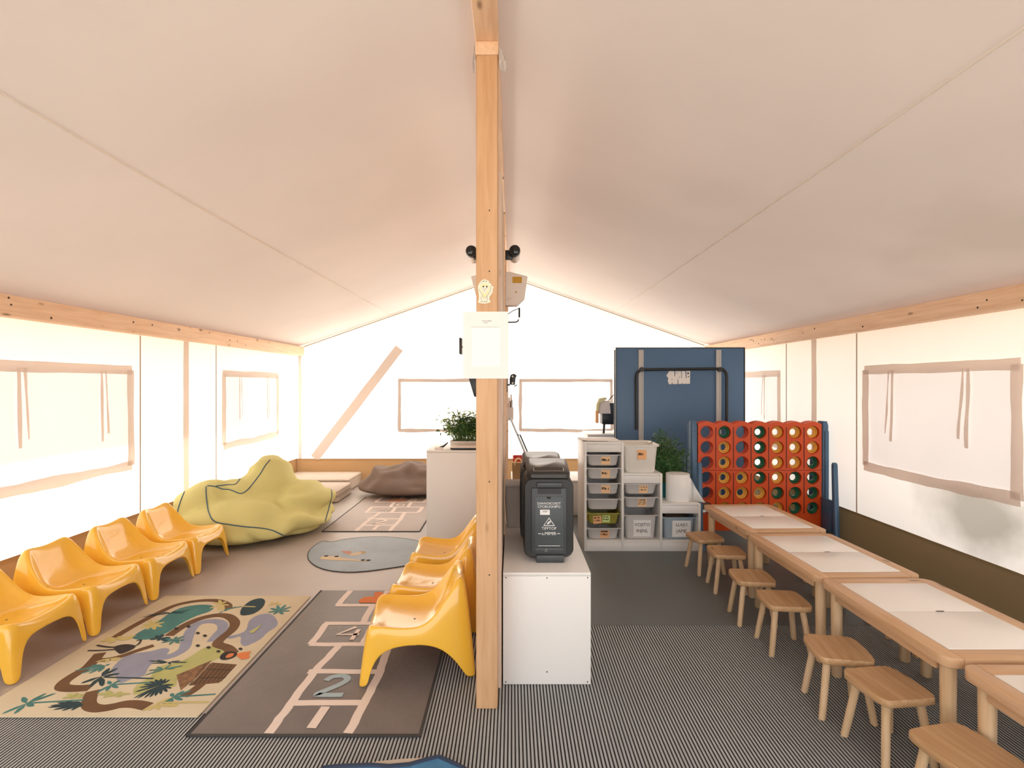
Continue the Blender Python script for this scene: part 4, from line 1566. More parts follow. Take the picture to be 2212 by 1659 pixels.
def tub(label, x, z, w, h, m, d=.41, y0=.012, lift=0.0, name='storage_tub'):
    """open tub with flared sides and a rolled rim; front face at y0"""
    t = thing(name, label, 'tub', (TX + x, TY + y0, z), 0, 'plastic tubs in the drawer unit')
    tw, td = w, d
    bw, bd = w * .80, d * .84
    cy = d / 2
    R_ = .035
    mb = MB()
    mb.loft([rr(bw - .03, bd - .03, R_, 0, 4, 0, cy), rr(bw, bd, R_, .012, 4, 0, cy), rr(tw - .035, td - .03, R_, h - .012, 4, 0, cy), rr(tw - .03, td - .026, R_, h - .010, 4, 0, cy),
             rr(tw - .032, td - .028, R_, h, 4, 0, cy), rr(tw - .044, td - .040, R_, h, 4, 0, cy), rr(bw - .008, bd - .008, R_, .016, 4, 0, cy), rr(bw - .03, bd - .03, R_, .010, 4, 0, cy)])
    mb.build('body', m, t)
    mb = MB()
    mb.loft([rr(tw, td, .02, h - .004, 4, 0, cy), rr(tw, td, .02, h + .002, 4, 0, cy), rr(tw - .034, td - .034, R_, h + .002, 4, 0, cy), rr(tw - .034, td - .034, R_, h - .004, 4, 0, cy), rr(tw, td, .02, h - .004, 4, 0, cy)], False, False)
    mb.build('rim', m, t)
    return t


def face_y(h, zrel, d=.41):
    """y of the flared front face at a relative height"""
    return .0328 - .0178 * zrel / h - .0012


cx = [(XS[0] + pt_ + XS[1] - pt_ / 2) / 2, (XS[1] + XS[2]) / 2, (XS[2] + pt_ / 2 + XS[3] - pt_) / 2]
Wt = .315
t1 = ['top grey tub of the tall left column, peach note', 'second grey tub from the top of the tall left column, peach note',
      'third grey tub from the top of the tall left column, peach note', 'plain grey tub without note in the tall left column',
      'olive green tub with two notes in the tall left column', 'bottom grey tub of the tall left column, orange note']
for k, z in enumerate(RAILS[0]):
    t = tub(t1[k], cx[0], z + .004, Wt, .108, M['tub'] if k != 4 else M['tub_o'])
    yy = face_y(.108, .050)
    ln = .0178 / .108
    if k in (0, 1, 2):
        note(t, .02, yy, .054, .082, .078, M['note_p'], 20 + k, 1, -.03, .006, lean=ln)
    elif k == 4:
        note(t, -.055, yy, .046, .075, .072, M['note_o'], 24, 2, .1, lean=ln)
        note(t, .025, yy, .055, .068, .066, M['note_g'], 25, 2, lean=ln)
    elif k == 5:
        note(t, .012, yy, .055, .080, .076, M['note_o'], 26, 2, 0, .006, lean=ln)
t2 = ['upper grey tub of the middle column, peach note', 'lower shallow grey tub of the middle column, peach note', 'deep grey tub in the middle column with a white sheet']
for k, z in enumerate(RAILS[1]):
    deep = k == 2
    hh = .225 if deep else .105
    z0 = z + .004 if not deep else .0935
    t = tub(t2[k], cx[1], z0, Wt, hh, M['tub'])
    yy = face_y(hh, .105 if deep else .053)
    ln = .0178 / hh
    if deep:
        note(t, 0.01, yy, .105, .155, .150, M['paper'], 0, txt=[('VOJITO', .042, .032), ('INJNL', .042, -.025)], lean=ln)
    else:
        note(t, .02 - .01 * k, yy, .053, .078, .074, M['note_p'], 30 + k, 2 + k, lean=ln)
t = tub('deep blue grey tub on the lowest step with a white sheet', cx[2], .0935, Wt, .205, M['tub_b'])
note(t, 0.02, face_y(.205, .1), .100, .165, .150, M['paper'], 0, txt=[('LLAJO', .040, .036), ('(APIE', .042, -.022)], lean=.0178 / .205)
# rails under the tubs
for c, (rl, a, b) in enumerate(zip(RAILS, (XS[0] + pt_, XS[1] + pt_ / 2, XS[2] + pt_ / 2), (XS[1] - pt_ / 2, XS[2] - pt_ / 2, XS[3] - pt_))):
    for k, z in enumerate(rl):
        hh = .108 if c == 0 else (.105 if k < 2 and c == 1 else (.225 if c == 1 else .205))
        z0 = (z + .004) if not (c == 1 and k == 2) and c != 2 else .0935
        for x0, x1 in ((a, a + .008), (b - .008, b)):
            part_box('rail', x0, x1, .02, UD - .02, z0 + hh - .013, z0 + hh - .006, M['white_w'], unit, 0)
# things peeping out of the tubs
yb = thing('yellow_card', 'bright yellow folder peeping out of the olive tub', 'folder', (TX + .06, TY + .10, .250))
mb = MB()
mb.prism([(-.035, 0, 0), (.05, 0, 0), (.05, 0, .055), (0.0, 0, .075), (-.035, 0, .09)], (0, .012, 0))
mb.build('cover', M['yel_book'], yb, smooth=False)
mb = MB()
mb.box(-.03, .045, .002, .010, .0, .053)
mb.build('sheets', M['paper'], yb, smooth=False)
db = thing('cardboard_box', 'dark cardboard box sticking out of the deep blue grey tub', 'box', (TX + cx[2], TY + .19, .115))
mb = MB()
mb.box(-.10, .10, -.06, .08, 0, .18)
mb.build('body', M['brownbox'], db, bevel=.003)
mb = MB()
mb.box(-.098, .0, -.058, .078, .181, .186)
mb.build('flap', M['brownbox'], db, smooth=False)

# on top of the unit: sheets, big milky tub, plant, paper roll
for k, (x, y, a, w_, h_, lb) in enumerate(((.16, .22, .05, .33, .25, 'large white sheet lying lowest on top of the drawer unit'), (.10, .16, -.12, .28, .20, 'smaller curled sheet lying over the large sheet on the drawer unit'))):
    mb = MB()
    ca, sa = math.cos(a), math.sin(a)
    loops = []
    for i in range(7):
        u = -w_ / 2 + w_ * i / 6
        z = .0015 + k * .004 + (.012 * max(0, -u / w_ * 2) ** 2 if k else .002 * math.sin(i))
        z = max(z, .0005 + k * .005)
        loops.append([(u * ca - v * sa, u * sa + v * ca, z + dz) for v, dz in ((-h_ / 2, 0), (h_ / 2, 0), (h_ / 2, .0008), (-h_ / 2, .0008))])
    mb.loft(loops)
    o = mb.build('paper_sheet', M['paper'], smooth=False)
    o.location = (TX + x, TY + y, .002 + HS[0] + k * .0012)
    tag(o, lb, 'paper', 'sheets on the drawer unit')
bt = thing('big_tub', 'large milky tub with an orange note on the middle step', 'tub', (TX + cx[1] + .0, TY + .20, .002 + HS[1] + .001))
mb = MB()
mb.loft([rr(.25, .30, .04, 0), rr(.27, .32, .045, .012), rr(.305, .35, .045, .235), rr(.335, .385, .05, .237), rr(.34, .39, .05, .255), rr(.325, .375, .05, .257), rr(.298, .342, .045, .243), rr(.262, .31, .04, .018)])
mb.build('body', M['tub_w'], bt)
note(bt, .005, -.178, .165, .080, .085, M['note_o'], 41, 1, .03, .007)

pp = thing('potted_bamboo', 'bushy dark bamboo plant in a teal pot on the lowest step', 'plant', (TX + .775, TY + .30, .002 + HS[2] + .001))
mb = MB()
mb.loft([rr(.085, .085, .012, 0), rr(.105, .105, .012, .135), rr(.105, .105, .012, .14), rr(.095, .095, .01, .138), rr(.09, .09, .01, .12)])
mb.build('pot', M['teal'], pp)
mb = MB()
mb.loft([rr(.085, .085, .01, .118), rr(.085, .085, .01, .1225)])
mb.build('soil', M['soil'], pp)
leafy(pp, 330, (0, 0, .035, .03, .12), .24, .66, 21, M['leaf'], M['leaf'], .095, .0065, lean=(.05, 0), bounds=(-.075, .268, -.035, .2))
pr_ = thing('paper_roll', 'thick white paper roll standing on the lowest step beside the plant', 'paper roll', (TX + .885, TY + .15, .002 + HS[2] + .001))
mb = MB()
mb.lathe([(.02, 0), (.105, 0), (.107, .003), (.107, .243), (.105, .246), (.02, .246)], 32, cap0=False, cap1=False)
mb.lathe([(.02, 0), (.02, .246)], 16, cap0=False, cap1=False)
mb.build('roll', M['paper'], pr_)
mb = MB()
mb.loft([[(.075, -.075, .004), (.075, -.075, .24)], [(.12, -.055, .003), (.108, -.055, .20)], [(.165, -.09, .002), (.135, -.09, .13)], [(.215, -.12, .001), (.19, -.12, .03)]], False, False, False)
o = mb.build('loose_end', M['paper'], pr_)
o.modifiers.new('t', 'SOLIDIFY').thickness = .001

# ------------------------------------------------------------------ folded blue table-tennis table
bt_ = thing('folded_table', 'tall blue folded table leaning upright in the far right corner', 'table', (1.90, 5.93, 0.002))
for nm, y0, y1, x0, x1, z1 in (('front_half', -.03, -.008, -.71, .74, 1.905), ('back_half', .10, .122, -.70, .80, 1.885)):
    mb = MB()
    mb.box(x0, x1, y0, y1, .15, z1)
    hf = mb.build(nm, M['blue'], bt_, bevel=.002)
    mb = MB()
    e = .010
    lp = [(x0 - e, z1), (x0 - e, .15), (x1 + e, .15), (x1 + e, z1)]
    mb.box(x0 - e, x0 - .0005, y0 - .004, y1 + .004, .15, z1 + e)
    mb.box(x1 + .0005, x1 + e, y0 - .004, y1 + .004, .15, z1 + e)
    mb.box(x0, x1, y0 - .004, y1 + .004, z1 + .0005, z1 + e)
    mb.build('edge_frame', M['black'], hf, smooth=False)
for x in (-.435, .445):
    part_box('channel', x - .028, x + .028, -.052, -.031, .2, 1.885, M['alu'], bt_)
    part_box('channel_lip', x + .012, x + .026, -.058, -.0525, .2, 1.88, M['alu'], bt_)
mb = MB()
mb.tube([(-.495, -.075, .98), (-.498, -.075, 1.55)] + [(-.498 + .085 * (1 - math.cos(a)), -.075, 1.575 + .085 * math.sin(a)) for a in [PI / 2 * k / 6 for k in range(7)]]
        + [(.44 + .085 * math.sin(a), -.075, 1.585 + .085 * math.cos(a)) for a in [PI / 2 * k / 6 for k in range(7)]] + [(.525, -.075, 1.5), (.523, -.075, .35)], .016, 10)
mb.build('leg_tube', M['black'], bt_)
for x in (-.435, .445):
    mb = MB()
    mb.tube([(x, -.095, 1.662), (x, -.0585, 1.662)], .026, 14)
    mb.build('pivot', M['black'], bt_)
mb = MB()
mb.box(-.70, .70, -.005, .09, .06, .149)
mb.build('chassis', M['steel'], bt_, bevel=.005)
for x in (-.62, .62):
    mb = MB()
    mb.tube([(x, -.16, .03), (x, .22, .03)], .028, 12)
    mb.tube([(x, .04, .05), (x, .04, .12)], .02, 8)
    mb.build('foot', M['black'], bt_, kind='stuff')
# white cut card hung on the tube
q = MB()
sx, sz = .0022, .0022


def cp(x, y):
    return (-.145 + (x - 540) * .000232, -.036, 1.648 - (y - 480) * .000232)


shape = [(680, 500), (925, 500), (935, 720), (965, 770), (975, 500), (1260, 500), (1285, 850), (1305, 850), (1290, 500), (1465, 500), (1500, 850), (1535, 850), (1515, 495), (1705, 490), (1695, 1115),
         (1520, 1120), (1512, 1050), (1505, 1120), (1335, 1120), (1320, 1030), (1305, 1120), (1130, 1125), (1115, 880), (1090, 880), (1085, 1130), (850, 1135), (820, 1010), (795, 1135), (660, 1135), (600, 940), (645, 870), (540, 710)]
q.prism([cp(*p) for p in shape], (0, .003, 0))
sg = q.build('cut_card', M['paper'], bt_, smooth=False)
q = MB()
for x0, y0, x1, y1 in ((1565, 565, 1640, 640), (1595, 750, 1650, 795), (1155, 780, 1225, 800), (1000, 575, 1100, 590), (800, 890, 835, 925)):
    a, b = cp(x0, y0), cp(x1, y1)
    q.box(a[0], b[0], -.0366, -.0362, b[2], a[2])
q.build('marks', M['ink'], sg, smooth=False, kind='stuff')

# ------------------------------------------------------------------ giant four-in-a-row game
GX, GY = 1.78, 4.96
game = thing('giant_row_game', 'giant orange four in a row game standing in the right corner', 'game', (GX, GY, 0.002))
PW, PH, HR = .169, .1455, .060
NC, NR = 7, 6
Z0 = .236
GT = .085                                # thickness


def game_panel(name, r0, r1, scallop):
    mb = MB()
    nseg = 24
    for r in range(r0, r1):
        for c in range(NC):
            cxx, czz = (c + .5) * PW, Z0 + (r + .5) * PH
            x0, x1, z0, z1 = c * PW, (c + 1) * PW, Z0 + r * PH, Z0 + (r + 1) * PH
            sq, ci = [], []
            for k in range(nseg):
                a = 2 * PI * k / nseg
                dx, dz = math.cos(a), math.sin(a)
                s = min((PW / 2) / abs(dx) if abs(dx) > 1e-6 else 9, (PH / 2) / abs(dz) if abs(dz) > 1e-6 else 9)
                sq.append((cxx + dx * s, czz + dz * s))
                ci.append((cxx + dx * HR, czz + dz * HR))
            corner = [(x1, z1), (x0, z1), (x0, z0), (x1, z0)]
            for y, in ((0.0,), (GT,)):
                vs_ = [(p[0], y, p[1]) for p in sq] + [(p[0], y, p[1]) for p in ci]
                fs = []
                for k in range(nseg):
                    j = (k + 1) % nseg
                    fs.append((k, j, nseg + j, nseg + k))
                o = len(mb.v)
                mb.add(vs_, fs)
                for q_, (kx, kz) in enumerate(corner):
                    ang = math.atan2(kz - czz, kx - cxx) % (2 * PI)
                    k = int(ang / (2 * PI) * nseg)
                    mb.add([vs_[k], (kx, y, kz), vs_[(k + 1) % nseg]], [(0, 1, 2)])
            vs_ = [(p[0], 0, p[1]) for p in ci] + [(p[0], GT, p[1]) for p in ci]
            mb.add(vs_, [(k, (k + 1) % nseg, nseg + (k + 1) % nseg, nseg + k) for k in range(nseg)])
    zt = Z0 + r1 * PH
    zb = Z0 + r0 * PH
    if scallop:
        for c in range(NC):
            pts = []
            for k in range(9):
                u = k / 8
                pts.append((c * PW + PW * u, 0, zt + .006 + .024 * math.sin(PI * u)))
            mb.prism([(c * PW, 0, zt)] + pts + [((c + 1) * PW, 0, zt)], (0, GT * .42, 0))
            mb.prism([(c * PW, GT * .58, zt)] + [(p[0], GT * .58, p[2] + .004) for p in pts] + [((c + 1) * PW, GT * .58, zt)], (0, GT * .42, 0))
    else:
        mb.box(0, NC * PW, 0, GT, Z0 - .14, Z0)
        mb.poly([(0, 0, zt), (NC * PW, 0, zt), (NC * PW, GT, zt), (0, GT, zt)])
    for x in (0, NC * PW):
        mb.poly([(x, 0, zb), (x, GT, zb), (x, GT, zt), (x, 0, zt)])
    p = mb.build(name, M['game'], game, ang=30)
    for c in range(1, NC):
        q = MB()
        q.box(c * PW - .0045, c * PW + .0045, -.0012, .004, zb + .02, zt - .025)
        q.build('slot', M['slot'], p, smooth=False)
    for c in range(NC):
        for r in range(r0, r1):
            q = MB()
            q.tube([((c + .5) * PW + (HR + .003) * math.cos(a), -.001, Z0 + (r + .5) * PH + (HR + .003) * math.sin(a)) for a in [2 * PI * k / 20 for k in range(21)]], .0028, 6, caps=False)
            q.build('hole_rim', M['game'], p)
    return p


game_panel('upper_panel', 3, 6, True)
game_panel('lower_panel', 0, 3, False)
mb = MB()
mb.box(0, NC * PW, -.002, .002, Z0 + 3 * PH - .002, Z0 + 3 * PH + .002)
mb.build('joint', M['slot'], game, smooth=False)
GW = NC * PW
for x0, x1 in ((-.072, -.006), (GW + .006, GW + .066)):
    mb = MB()
    mb.loft([rr(x1 - x0, .12, .02, 0.0, 3, (x0 + x1) / 2, .05), rr(x1 - x0, .12, .02, 1.10, 3, (x0 + x1) / 2, .05), rr((x1 - x0) * .8, .10, .02, 1.14, 3, (x0 + x1) / 2, .05)])
    post_ = mb.build('side_post', M['game_b'], game)
    mb = MB()
    mb.box(x0 + .012, x1 - .012, -.028, -.0105, .10, 1.05)
    mb.build('post_rib', M['game_b'], post_, bevel=.006)
for x, y0_, h, w_ in ((-.058, -.20, .775, .040), (GW - .002, -.20, .775, .046), (-.036, .20, .80, .046), (GW + .03, .20, .80, .046)):
    fw = -.05 if y0_ < 0 else .06
    mb = MB()
    mb.loft([rr(w_ * 1.1, .06, .018, 0.0, 4, x, y0_ + fw * 1.6), rr(w_ * 1.05, .055, .018, .12, 4, x, y0_ + fw * .5), rr(w_, .045, .016, h - .02, 4, x, y0_), rr(w_ * .66, .03, .010, h, 4, x, y0_)])
    mb.build('stabiliser', M['game_b'], game)
    mb = MB()
    a_, b_ = (y0_ + .025, -.012) if y0_ < 0 else (.112, y0_ - .025)
    mb.box(x - .014, x + .014, a_, b_, .12, .42)
    mb.build('cross_arm', M['game_b'], game, bevel=.006)
# discs, top row first ('.' = empty)
ROWS = ['.g.gyyy', '.y.gyyy', '.y.gyyg', '.yygygg', '.yyyggg', '.yyyygg']
ordn = ['first', 'second', 'third', 'fourth', 'fifth', 'sixth', 'seventh']
rown = ['top row', 'second row from the top', 'third row from the top', 'fourth row from the top', 'fifth row from the top', 'bottom row']


def disc_mesh():
    mb = MB()
    r, ri, th = .0585, .031, .045
    prof = [(ri, .0), (ri + .006, -.001), (r - .012, -.012), (r - .008, -.020), (r - .003, -.020), (r, -.016), (r, .016), (r - .004, .020), (ri + .006, .02), (ri, .016)]
    n = 28
    loops = [[(rd * math.cos(2 * PI * k / n), y, rd * math.sin(2 * PI * k / n)) for k in range(n)] for rd, y in prof]
    mb.loft(loops + loops[:1], False, False)
    return mb


dy0 = disc_mesh().build('game_disc', M['disc_y'])
dg0 = disc_mesh().build('game_disc', M['disc_g'])
used = {'y': False, 'g': False}
for ri_, row in enumerate(ROWS):
    for ci_, ch in enumerate(row):
        if ch == '.':
            continue
        src = dy0 if ch == 'y' else dg0
        if used[ch]:
            o = src.copy()
            COL.objects.link(o)
        else:
            o = src
            used[ch] = True
        o.location = (GX + (ci_ + .5) * PW, GY + GT / 2, .002 + Z0 + (NR - 1 - ri_ + .5) * PH - .001)
        tag(o, '%s ring disc in the %s, %s column of the giant game' % ('yellow' if ch == 'y' else 'green', rown[ri_], ordn[ci_]), 'disc', 'discs in the giant game')

# ------------------------------------------------------------------ play tables
TW, TD, TH = .57, .80, .48


def play_table(label, loc, rz):
    t = thing('play_table', label, 'table', loc, rz, 'pine play tables in a row')
    hw, hd, th = TW / 2, TD / 2, .038
    rail = .066
    # long rails with rounded outer corners
    for sx in (-1, 1):
        pts = [(sx * (hw - rail), -hd), (sx * (hw - .05), -hd)]
        pts += [(sx * (hw - .05 + .05 * math.sin(a)), -hd + .05 - .05 * math.cos(a)) for a in [PI / 2 * k / 6 for k in range(1, 7)]]
        pts += [(sx * (hw - .05 + .05 * math.cos(a)), hd - .05 + .05 * math.sin(a)) for a in [PI / 2 * k / 6 for k in range(0, 7)]]
        pts += [(sx * (hw - rail), hd)]
        mb = MB()
        mb.prism([(x, y, TH - th) for x, y in pts], (0, 0, th))
        mb.build('long_rail', M['pine_y'], t, bevel=.003)
    for sy in (-1, 1):
        mb = MB()
        y0, y1 = sorted((sy * hd, sy * (hd - .070)))
        mb.box(-hw + rail + .0006, hw - rail - .0006, y0, y1, TH - th, TH)
        mb.build('cross_rail', M['pine_x'], t, bevel=.002)
    for sy in (-1, 1):
        y0, y1 = sorted((sy * .0012, sy * (hd - .0715)))
        mb = MB()
        mb.box(-hw + rail + .0015, hw - rail - .0015, y0, y1, TH - .012, TH + .0015)
        mb.build('lid', M['lid'], t, bevel=.001)
    mb = MB()
    mb.loft([rr(.036, .008, .0035, TH + .0018, 3, .02, 0.0), rr(.036, .008, .0035, TH + .0024, 3, .02, 0.0)])
    mb.build('finger_notch', M['notch'], t)
    for sx in (-1, 1):
        q = MB()
        q.box(min(sx * (hw - .045), sx * (hw - .028)), max(sx * (hw - .045), sx * (hw - .028)), -hd + .09, hd - .09, TH - th - .045, TH - th - .0005)
        q.build('apron', M['pine_y'], t, bevel=.002)
    for sx in (-1, 1):
        for sy in (-1, 1):
            mb = MB()
            mb.lathe([(.021, 0), (.024, .004), (.0255, .22), (.027, TH - th - .001)], 18, (sx * (hw - .055), sy * (hd - .06), 0))
            mb.build('leg', M['pine_z'], t)
    return t


tabs = [('farthest pine play table in the row, its end by the giant game', 1.905, 3.99, .03),
        ('second pine play table from the far end of the row', 1.893, 3.145, .015),
        ('third pine play table from the far end of the row, nearly whole in view', 1.898, 2.323, .0),
        ('nearest pine play table, cut by the right edge of the picture', 1.902, 1.485, -.01)]
for lb, x, y, a in tabs:
    play_table(lb, (x, y, 0.002 if y > 3.7 else 0.0), a)

# ------------------------------------------------------------------ stools
def make_stool():
    t = thing('low_stool', 'x', 'stool')
    SH, th = .28, .030
    out = smoothpoly([(-.118, -.075), (-.105, -.108), (-.075, -.118), (.075, -.118), (.105, -.108), (.118, -.075), (.122, 0), (.118, .075), (.105, .108), (.075, .118), (-.075, .118), (-.105, .108), (-.118, .075), (-.122, 0)], 3)
    mb = MB()
    mb.loft([[(p.x * .97, p.y * .97, SH - th) for p in out], [(p.x, p.y, SH - th + .004) for p in out], [(p.x, p.y, SH - .005) for p in out],
             [(p.x * .98, p.y * .98, SH) for p in out], [(p.x * .6, p.y * .6, SH - .002) for p in out]])
    mb.build('seat', M['pine_seat'], t, ang=50)
    for sx in (-1, 1):
        for sy in (-1, 1):
            a = Vector((sx * .072, sy * .072, SH - th + .002))
            b = Vector((sx * .105, sy * .105, 0.0))
            mb = MB()
            mb.tube([a, a.lerp(b, .5), b + Vector((0, 0, .005)), b + Vector((0, 0, 0))], [.0165, .0158, .0150, .0135], 14)
            for i, v in enumerate(mb.v):
                if v[2] < .006:
                    mb.v[i] = (v[0], v[1], max(0.0, v[2] if v[2] > 0 else 0.0))
            mb.build('leg', M['pine_z'], t)
    return t


st0 = make_stool()
near = ['nearest pine stool, cut by the bottom right corner of the picture', 'second nearest pine stool in front of the tables, partly under the third table',
        'third pine stool from the camera in front of the tables', 'fourth pine stool from the camera in front of the tables', 'fifth pine stool from the camera in front of the tables',
        'sixth pine stool from the camera, beside the second table corner', 'farthest pine stool in front of the tables, before the lowest drawer step']
NP = [(1.522, 1.74, .2), (1.535, 2.12, .12), (1.51, 2.405, -.18), (1.545, 2.955, -.08), (1.525, 3.30, -.12), (1.57, 3.80, -.1), (1.55, 4.17, .15)]
far_l = ['stool behind the nearest table, on the wall side', 'stool on the wall side of the third table, nearer the camera', 'stool on the wall side of the third table, farther from the camera',
         'stool on the wall side of the second table, nearer the camera', 'stool on the wall side of the second table, farther away', 'stool on the wall side of the farthest table']
FP = [(2.33, 1.62, .1), (2.32, 2.12, -.1), (2.31, 2.52, .2), (2.32, 2.95, 0), (2.33, 3.38, .15), (2.34, 4.0, -.2)]
for i, (lb, (x, y, a)) in enumerate(zip(near + far_l, NP + FP)):
    s = st0 if i == 0 else dup(st0)
    s.location = (x, y, 0.0017 if y > 3.2 else 0.0)
    s.rotation_euler.z = a
    tag(s, lb, 'stool', 'stools in front of the tables' if i < 7 else 'stools on the wall side of the tables')

# ------------------------------------------------------------------ fittings on the partition
def spotlight(label, x, y, z, side):
    t = thing('wall_spotlight', label, 'spotlight', (x, y, z), 0, 'black lens spotlights on the partition')
    mb = MB()
    c = [(r * math.cos(a), yy, r * math.sin(a)) for yy, r in ((0, 0),) for a in (0,)]
    n = 20

    def ring(r, yy, dz=0.0):
        return [(r * math.cos(2 * PI * k / n), yy, dz + r * math.sin(2 * PI * k / n)) for k in range(n)]
    mb.loft([ring(.034, -.02), ring(.037, -.012), ring(.037, .03), ring(.033, .035)])
    mb.build('lamp_head', M['black'], t)
    mb = MB()
    mb.loft([ring(.012, -.027), ring(.024, -.025), ring(.032, -.0205)])
    mb.build('lens', M['glass_d'], t)
    mb = MB()
    mb.loft([ring(.033, .036), ring(.034, .05), ring(.034, .20), ring(.026, .215)])
    mb.build('housing', M['offwhite'], t)
    mb = MB()
    x0, x1 = sorted((-side * .012, -side * (abs(x + .087) - .036)))
    mb.box(x0, x1, .036, .07, -.045, .015)
    mb.build('bracket', M['black'], t, bevel=.003)
    return t


spotlight('black lens spotlight on the right side of the partition', .018, 3.42, 2.378, 1)
spotlight('black lens spotlight half hidden left of the post', -.268, 3.42, 2.375, -1)


def heater(label, sx):
    x0 = -.0515 if sx > 0 else -.1225
    t = thing('wall_unit', label, 'wall unit', (x0, 4.0, 2.107), 0, 'pale casings on the partition')
    mb = MB()
    w = .172 if sx > 0 else .195
    P_ = [(0, .0), (.09, .0), (.15, .055), (w, .225), (.03, .262), (0, .255)]
    mb.prism([(sx * x, 0, z) for x, z in P_], (0, .10, 0))
    mb.build('casing', M['offwhite'], t, bevel=.006)
    if sx > 0:
        mb = MB()
        mb.box(.055, .128, -.0016, -.0008, .172, .220)
        mb.build('amber_label', M['amber'], t, smooth=False)
        mb = MB()
        for a in (PI / 2, PI / 2 + 2 * PI / 3, PI / 2 + 4 * PI / 3):
            c, s_ = math.cos(a), math.sin(a)
            mb.poly([(.083 + c * .014 , -.0014, .102 + s_ * .014), (.083 - s_ * .004, -.0014, .102 + c * .004), (.083 + s_ * .004, -.0014, .102 - c * .004)])
        mb.build('three_point_mark', M['amber'], t, smooth=False, kind='stuff')
        mb = MB()
        mb.tube([(.028 + .014 * math.cos(a), -.001, .042 + .014 * math.sin(a)) for a in [.3 + 1.2 * PI * k / 10 for k in range(11)]], .0012, 6)
        mb.build('dial', M['seam'], t)
    return t


heater('pale wall unit with amber label on the right of the partition', 1)
heater('pale wall unit half hidden left of the post', -1)
hk = thing('hanging_hook', 'small black hook hanging under the right wall unit', 'hook', (-.0505, 4.35, 2.03))
mb = MB()
mb.box(0, .006, -.02, .02, -.02, .06)
mb.build('plate', M['black'], hk, bevel=.002)
mb = MB()
mb.tube(smoothline([(.006, 0, -.012), (.06, 0, -.012), (.095, 0, -.006), (.105, 0, .012)], 4), .006, 8)
mb.tube([(.112, 0, .028), (.112, 0, .11)], .008, 8)
mb.tube([(.006, 0, .05), (.06, 0, .085), (.112, 0, .105)], .004, 6)
mb.build('arm', M['black'], hk, kind='stuff')
tv = thing('screen_bracket', 'black folding screen bracket on the right side of the partition', 'bracket', (-.0505, 4.5, 1.53))
mb = MB()
mb.box(0, .012, -.06, .06, -.10, .08)
mb.build('wall_plate', M['black'], tv, bevel=.002)
mb = MB()
mb.prism([(.03, -.02, -.035), (.075, -.02, -.04), (.082, -.02, .02), (.092, -.02, .045), (.065, -.02, .06), (.04, -.02, .05), (.03, -.02, .02)], (0, .04, 0))
mb.build('joint', M['black'], tv, bevel=.004)
mb = MB()
mb.box(.012, .034, -.015, .015, -.045, -.03)
mb.build('arm', M['black'], tv, bevel=.002)
for z in (.035, -.022):
    mb = MB()
    mb.tube([(.056, -.0215, z), (.056, -.0195, z)], .009, 10)
    mb.build('bolt', M['paper'], tv)
mb = MB()
mb.tube([(.07, 0, -.05), (.095, 0, -.038)], .005, 6)
mb.build('lever', M['black'], tv)
sp = thing('wall_speaker', 'small black speaker left of the post below the white notice', 'speaker', (-.1225, 4.0, 1.40))
mb = MB()
mb.prism([(-.17, 0, 0), (-.04, 0, .0), (-.04, 0, .15), (-.215, 0, .15)], (0, .16, 0))
mb.build('cabinet', M['black'], sp, bevel=.008)
mb = MB()
mb.box(-.04, 0, .05, .11, .04, .10)
mb.build('bracket', M['black'], sp, bevel=.003)
ra = thing('tablet_arm', 'thin black arm sticking out left of the white notice', 'arm', (-.1225, 4.2, 1.80))
mb = MB()
mb.box(-.008, 0, -.03, .03, -.04, .04)
mb.build('plate', M['black'], ra, bevel=.002)
mb = MB()
mb.tube([(-.008, 0, 0), (-.28, 0, .0)], .006, 8)
mb.build('rod', M['black'], ra)
mb = MB()
mb.box(-.30, -.282, -.06, .06, -.06, .07)
mb.build('panel', M['black'], ra, bevel=.003)
ho = thing('pen_holder', 'pale holder with pens and tubes on the partition right side', 'holder', (-.0505, 5.45, 1.12))
mb = MB()
mb.loft([rr(.062, .09, .004, 0, 2, .034), rr(.066, .09, .004, .135, 2, .034), rr(.058, .082, .004, .135, 2, .034), rr(.056, .08, .004, .01, 2, .034)])
mb.build('box', M['offwhite'], ho)
for x, y, h, m in ((.018, 0, .24, 'offwhite'), (.03, .01, .20, 'brown'), (.045, -.01, .215, 'bin'), (.038, .02, .27, 'offwhite')):
    mb = MB()
    mb.tube([(x, y, .015), (x + .004, y, h)], .009, 8)
    mb.build('tube', M[m], ho)
# sheets pinned along the partition
for k, (y, z, hh, lb) in enumerate(((3.62, 1.20, .42, 'tall narrow sheet pinned on the partition nearest the post'), (4.25, 1.05, .40, 'sheet with drawn figures pinned midway along the partition'), (4.95, 1.40, .45, 'upper sheet pinned far along the partition, above the pen holder'))):
    t = thing('pinned_sheet', lb, 'paper', (-.0495, y, z), 0, 'sheets pinned on the partition')
    mb = MB()
    mb.box(0, .0015, -.22, .22, -hh / 2, hh / 2)
    mb.build('paper', M['paper'], t, smooth=False)
    q = MB()
    rs = random.Random(50 + k)
    for j in range(14):
        yy, zz = rs.uniform(-.18, .18), rs.uniform(-.16, .16)
        q.poly([(.0018, yy, zz), (.0018, yy + rs.uniform(.02, .06), zz + .01), (.0018, yy + .03, zz + rs.uniform(.02, .05))])
    q.build('drawing', M['piping'], t, smooth=False, kind='stuff')

